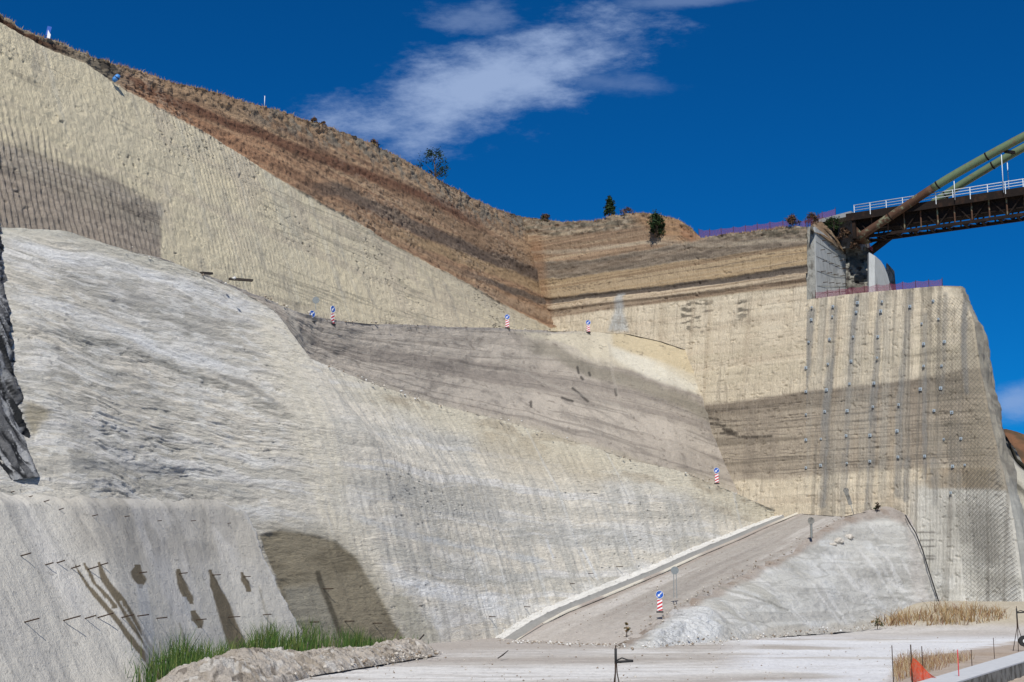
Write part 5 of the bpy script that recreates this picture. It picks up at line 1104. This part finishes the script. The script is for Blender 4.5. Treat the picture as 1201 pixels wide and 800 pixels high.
M_st = [mat('pale_stone', (.50, .46, .40), .9, .2, .2, 3), mat('brown_stone', (.27, .22, .17), .9, .2, .2, 3), mat('white_stone', (.66, .65, .62), .9, .2, .1, 3)]
heap('rubble_heap', 'pale crumbly rubble heap nearest the camera, in front of the reeds', P(225, 815, 56), P(330, 785, 71), 4.6, 1.15, 700)
heap('rubble_heap', 'long low rubble heap running along the reeds to the cliff foot', P(325, 790, 67), P(486, 766, 88), 3.6, .75, 720)
def stones(name, pts, size, mats, seed=1):
    rg = np.random.default_rng(seed); base = np.array([[1, 0, 0], [-1, 0, 0], [0, 1, 0], [0, -1, 0], [0, 0, 1], [0, 0, -1.]]); tri = np.array([[0, 2, 4], [2, 1, 4], [1, 3, 4], [3, 0, 4], [2, 0, 5], [1, 2, 5], [3, 1, 5], [0, 3, 5]])
    n = len(pts); V = base[None]*(.6+.8*rg.random((n, 6, 3)))+rg.normal(0, .18, (n, 6, 3)); s_ = size*(.4+rg.random((n, 1, 1))**3*2.2); a = rg.random(n)*6.28; c_, d_ = np.cos(a)[:, None], np.sin(a)[:, None]
    V = np.stack([V[..., 0]*c_-V[..., 1]*d_, V[..., 0]*d_+V[..., 1]*c_, V[..., 2]*.7], -1)*s_+np.asarray(pts)[:, None]; Fa = (tri[None]+6*np.arange(n)[:, None, None]).reshape(-1, 3)
    o = soup(name, V.reshape(-1, 3), Fa, mats[0]); [o.data.materials.append(q) for q in mats[1:]]; o.data.polygons.foreach_set('material_index', np.repeat(rg.integers(0, len(mats), n), 8).astype(np.int32)); return stuff(o)
def on_line(A, n, spread): A = resamp(np.array(A), 500); q = A[RNG.integers(0, 500, n)]+RNG.normal(0, spread, (n, 3))*[1, 1, .15]; return q
stones('loose_stones', on_line([P(235, 800, 62), P(330, 790, 67), P(486, 770, 84)], 1500, .9)+[0, 0, .2], .055, [M_st[0], M_st[1], M_st[0]])
stones('loose_stones', on_line(ft-[0, 0, -.36], 900, 1.0), .06, M_st, 2)
stones('loose_stones', on_line([P(600, 752, 112), P(700, 758, 104), P(800, 757, 105)], 700, 1.6)*[1, 1, 0]+[0, 0, .03], .05, M_st, 8)
stones('loose_stones', on_line(outer0[:40]*.6+inner[:40]*.4+[0, 0, .02], 500, 2.2)*[1, 1, 1], .035, [M_st[1], M_st[0]], 9)
stones('loose_stones', on_line(cr3+[0, 0, .02], 500, .6), .055, [M_st[1], M_st[1], M_st[0]], 3)
stones('loose_stones', on_line(inner+au*.3+[0, 0, .10], 400, .35), .05, [M_st[2], M_st[0]], 4)
stones('loose_stones', on_line(k3[5:]-[0, 0, .05], 350, .5), .06, M_st, 5)
stones('loose_stones', on_line(mt[2:], 300, .4), .06, [M_st[1], M_st[0]], 6)
gp = np.stack([RNG.uniform(-.2, .36, 1500), 1/RNG.uniform(1/125., 1/48., 1500)], -1); gp = np.stack([gp[:, 0]*gp[:, 1], gp[:, 1], gp[:, 0]*0+.02], -1); stones('loose_stones', gp[gp[:, 0] > -16], .03, [M_st[1], M_st[0]], 7)
for k, (x, y, D_, s_, lab) in enumerate(((984, 632, 142, .45, 'pale flat boulder on the outer edge of the ramp near the dark sign back'), (997, 627, 143.5, .40, 'second pale boulder on the ramp edge, nearer the mound top'), (976, 636, 141, .28, 'smallest pale boulder on the ramp edge'))):
    bm = bmesh.new(); bmesh.ops.create_icosphere(bm, subdivisions=3, radius=s_)
    for v in bm.verts: k_ = 1+.8*float(fbm(v.co.x*3+k, v.co.y*3+v.co.z*2, 80)); v.co = Vector((v.co.x*1.2, v.co.y, v.co.z*.75))*k_
    me = bpy.data.meshes.new('boulder'); bm.to_mesh(me); bm.free(); me.materials.append(M_st[0]); o = bpy.data.objects.new('boulder', me); COL.objects.link(o); o.location = Vector(at(S_RM, x, y+3))-Vector((0, 0, .02)); tag(o, lab, 'rock')
# planks on the upper road
M_plank = mat('dark_plank', (.05, .04, .032), .8)
for (xa, ya, xb, yb, lab) in ((269, 327, 296, 329, 'long dark plank lying on the upper road edge below the cream slope'), (236, 320, 248, 321, 'short dark plank on the upper road edge, left of the long plank')):
    a, b_ = at(S_LP, xa, ya+8), at(S_LP, xb, yb+8); D_ = a[1]+1.5; a, b_ = P(xa, ya, D_), P(xb, yb, D_+1); o = MB().bar(a, b_, .3, .16).build('plank', M_plank); tag(o, lab, 'plank')
o = MB().tube([P(584, 772, 81.5), P(590, 768, 82.5), P(596, 763, 84)], [.03, .045, .02], 6).build('stick', M_plank); tag(o, 'short dark stick lying on the pale ground left of the ramp', 'stick')
o = MB().tube([P(497, 748, 104)+[0, 0, .2], P(486, 757, 101.5)], .06, 6).build('stick', M_plank); tag(o, 'dark stick leaning at the foot of the cliff beside the brown hollow', 'stick')

# --- rebar tripods
def tripod(label, apex, h, spread, arm, extra=False, rz=0.0):
    base = Vector((apex[0], apex[1], apex[2]-h)); root = empty('rebar_tripod', base, rz); tag(root, label, 'rebar stand')
    for k in range(3):
        a = 2.2+k*2.094; MB().tube([(math.cos(a)*spread, math.sin(a)*spread, 0), (math.cos(a)*.04, math.sin(a)*.04, h*.55), (0, 0, h)], .02, 6).build('leg', M_rustrod, root)
    MB().tube([(0, 0, h*.70), (0, 0, h*.95)], .045, 8).build('wire_binding', M_black, root)
    MB().tube([(0, 0, h-arm[1]), (arm[0]*.35, 0, h-arm[1]+.10), (arm[0]*.7, 0, h-arm[1]+.03), (arm[0], 0, h-arm[1]+.02)], .025, 6).tube([(0, 0, h-arm[1]-.04), (arm[0], 0, h-arm[1]+.0)], .045, 6).build('hook_arm', M_black, root)
    if extra:
        MB().tube([(.35, -.1, .75), (.35, .1, .75)], .33, 18).build('cable_reel', M_black, root); MB().tube([(.35, -.14, .75), (.35, -.1, .75)], .12, 12).build('hub', M_white, root)
tripod('rusty rebar tripod standing in the foreground at the bottom centre', P(722, 757, 50), float(P(722, 757, 50)[2]), .27, (.6, .52))
tripod('taller rebar tripod with a small reel at the right edge', P(1192, 711, 88), float(P(1192, 711, 88)[2])-.1, .45, (.65, .35), True)
# --- orange net on stakes near the barrier
zt = P(1068, 756, 52)
o = empty('orange_net', (zt[0], zt[1], 0)); tag(o, 'torn orange safety net hanging from a stake by the concrete barrier', 'safety net')
MB().tube([(0, 0, 0), (0, 0, zt[2])], .022, 6).build('stake', M_rustrod, o)
nu_, nv_ = 26, 22; V = []; Fa = []
for i in range(nu_):
    for j in range(nv_):
        u = i/(nu_-1); v = j/(nv_-1); hz = (1.55*(1-u)**1.2+.34*u); V.append((u*1.9+.05*math.sin(v*7+u*9), .12*math.sin(u*13+v*4)-.3*u, .02+hz*v-.25*u*(1-u)*v))
for i in range(nu_-1):
    for j in range(nv_-1): s_ = i*nv_+j; Fa.append((s_, s_+nv_, s_+nv_+1, s_+1))
soup('netting', V, Fa, M_neto, o)
for k, (x, y, D_, m_, lab) in enumerate(((1046, 757, 56, M_rustrod, 'thin bare stake left of the orange net'), (1081, 758, 54, M_rustrod, 'thin bare stake just right of the orange net'), (1123, 762, 53, M_red, 'red-marked stake beside the concrete barrier'), (1165, 748, 78, M_rustrod, 'dark stake in the weeds behind the barrier'), (1139, 762, 66, M_rustrod, 'short dark stake among the weeds behind the barrier'))):
    p_ = P(x, y, D_); o = MB().tube([(p_[0], p_[1], 0), tuple(p_)], .017, 6).build('stake', m_); tag(o, lab, 'stake')
# --- concrete barrier, lower right corner
A_, B_ = Pz(1128., 800., .8), Pz(1201., 777., .8); C_, E_ = Pz(1097., 796., .8), Pz(1201., 765., .8)
d1 = (B_-A_)/np.linalg.norm(B_-A_); d2 = (E_-C_)/np.linalg.norm(E_-C_); A0, B1, C0, E1 = A_-d1*6, B_+d1*30, C_-d2*4, E_+d2*32
root = empty('concrete_barrier', (A0[0], A0[1], 0)); tag(root, 'broad concrete foundation wall with a flat pale top in the lower right corner', 'concrete wall'); o_ = np.array([A0[0], A0[1], 0])
MB().prism([A0-o_, B1-o_, E1-o_, C0-o_], (0, 0, -1.1)).build('body', M_conc3, root)  # sides darker than the top: their shade is put into the colour
MB().prism([A0-o_+[0, 0, .004+.05], B1-o_+[0, 0, .054], E1-o_+[-.05, 0, .054], C0-o_+[-.05, 0, .054]], (0, 0, -.05)).build('capping', mat('pale_capping', (.50, .51, .52), .9, .15, .12, 1.2), root)
o = MB().box((-.14, -.05, 0), (.12, .05, .1)).build('litter', M_blue, None, P(350, 787, 68)+[0, -.4, .2]); tag(o, 'scrap of blue plastic on the rubble heap', 'litter')
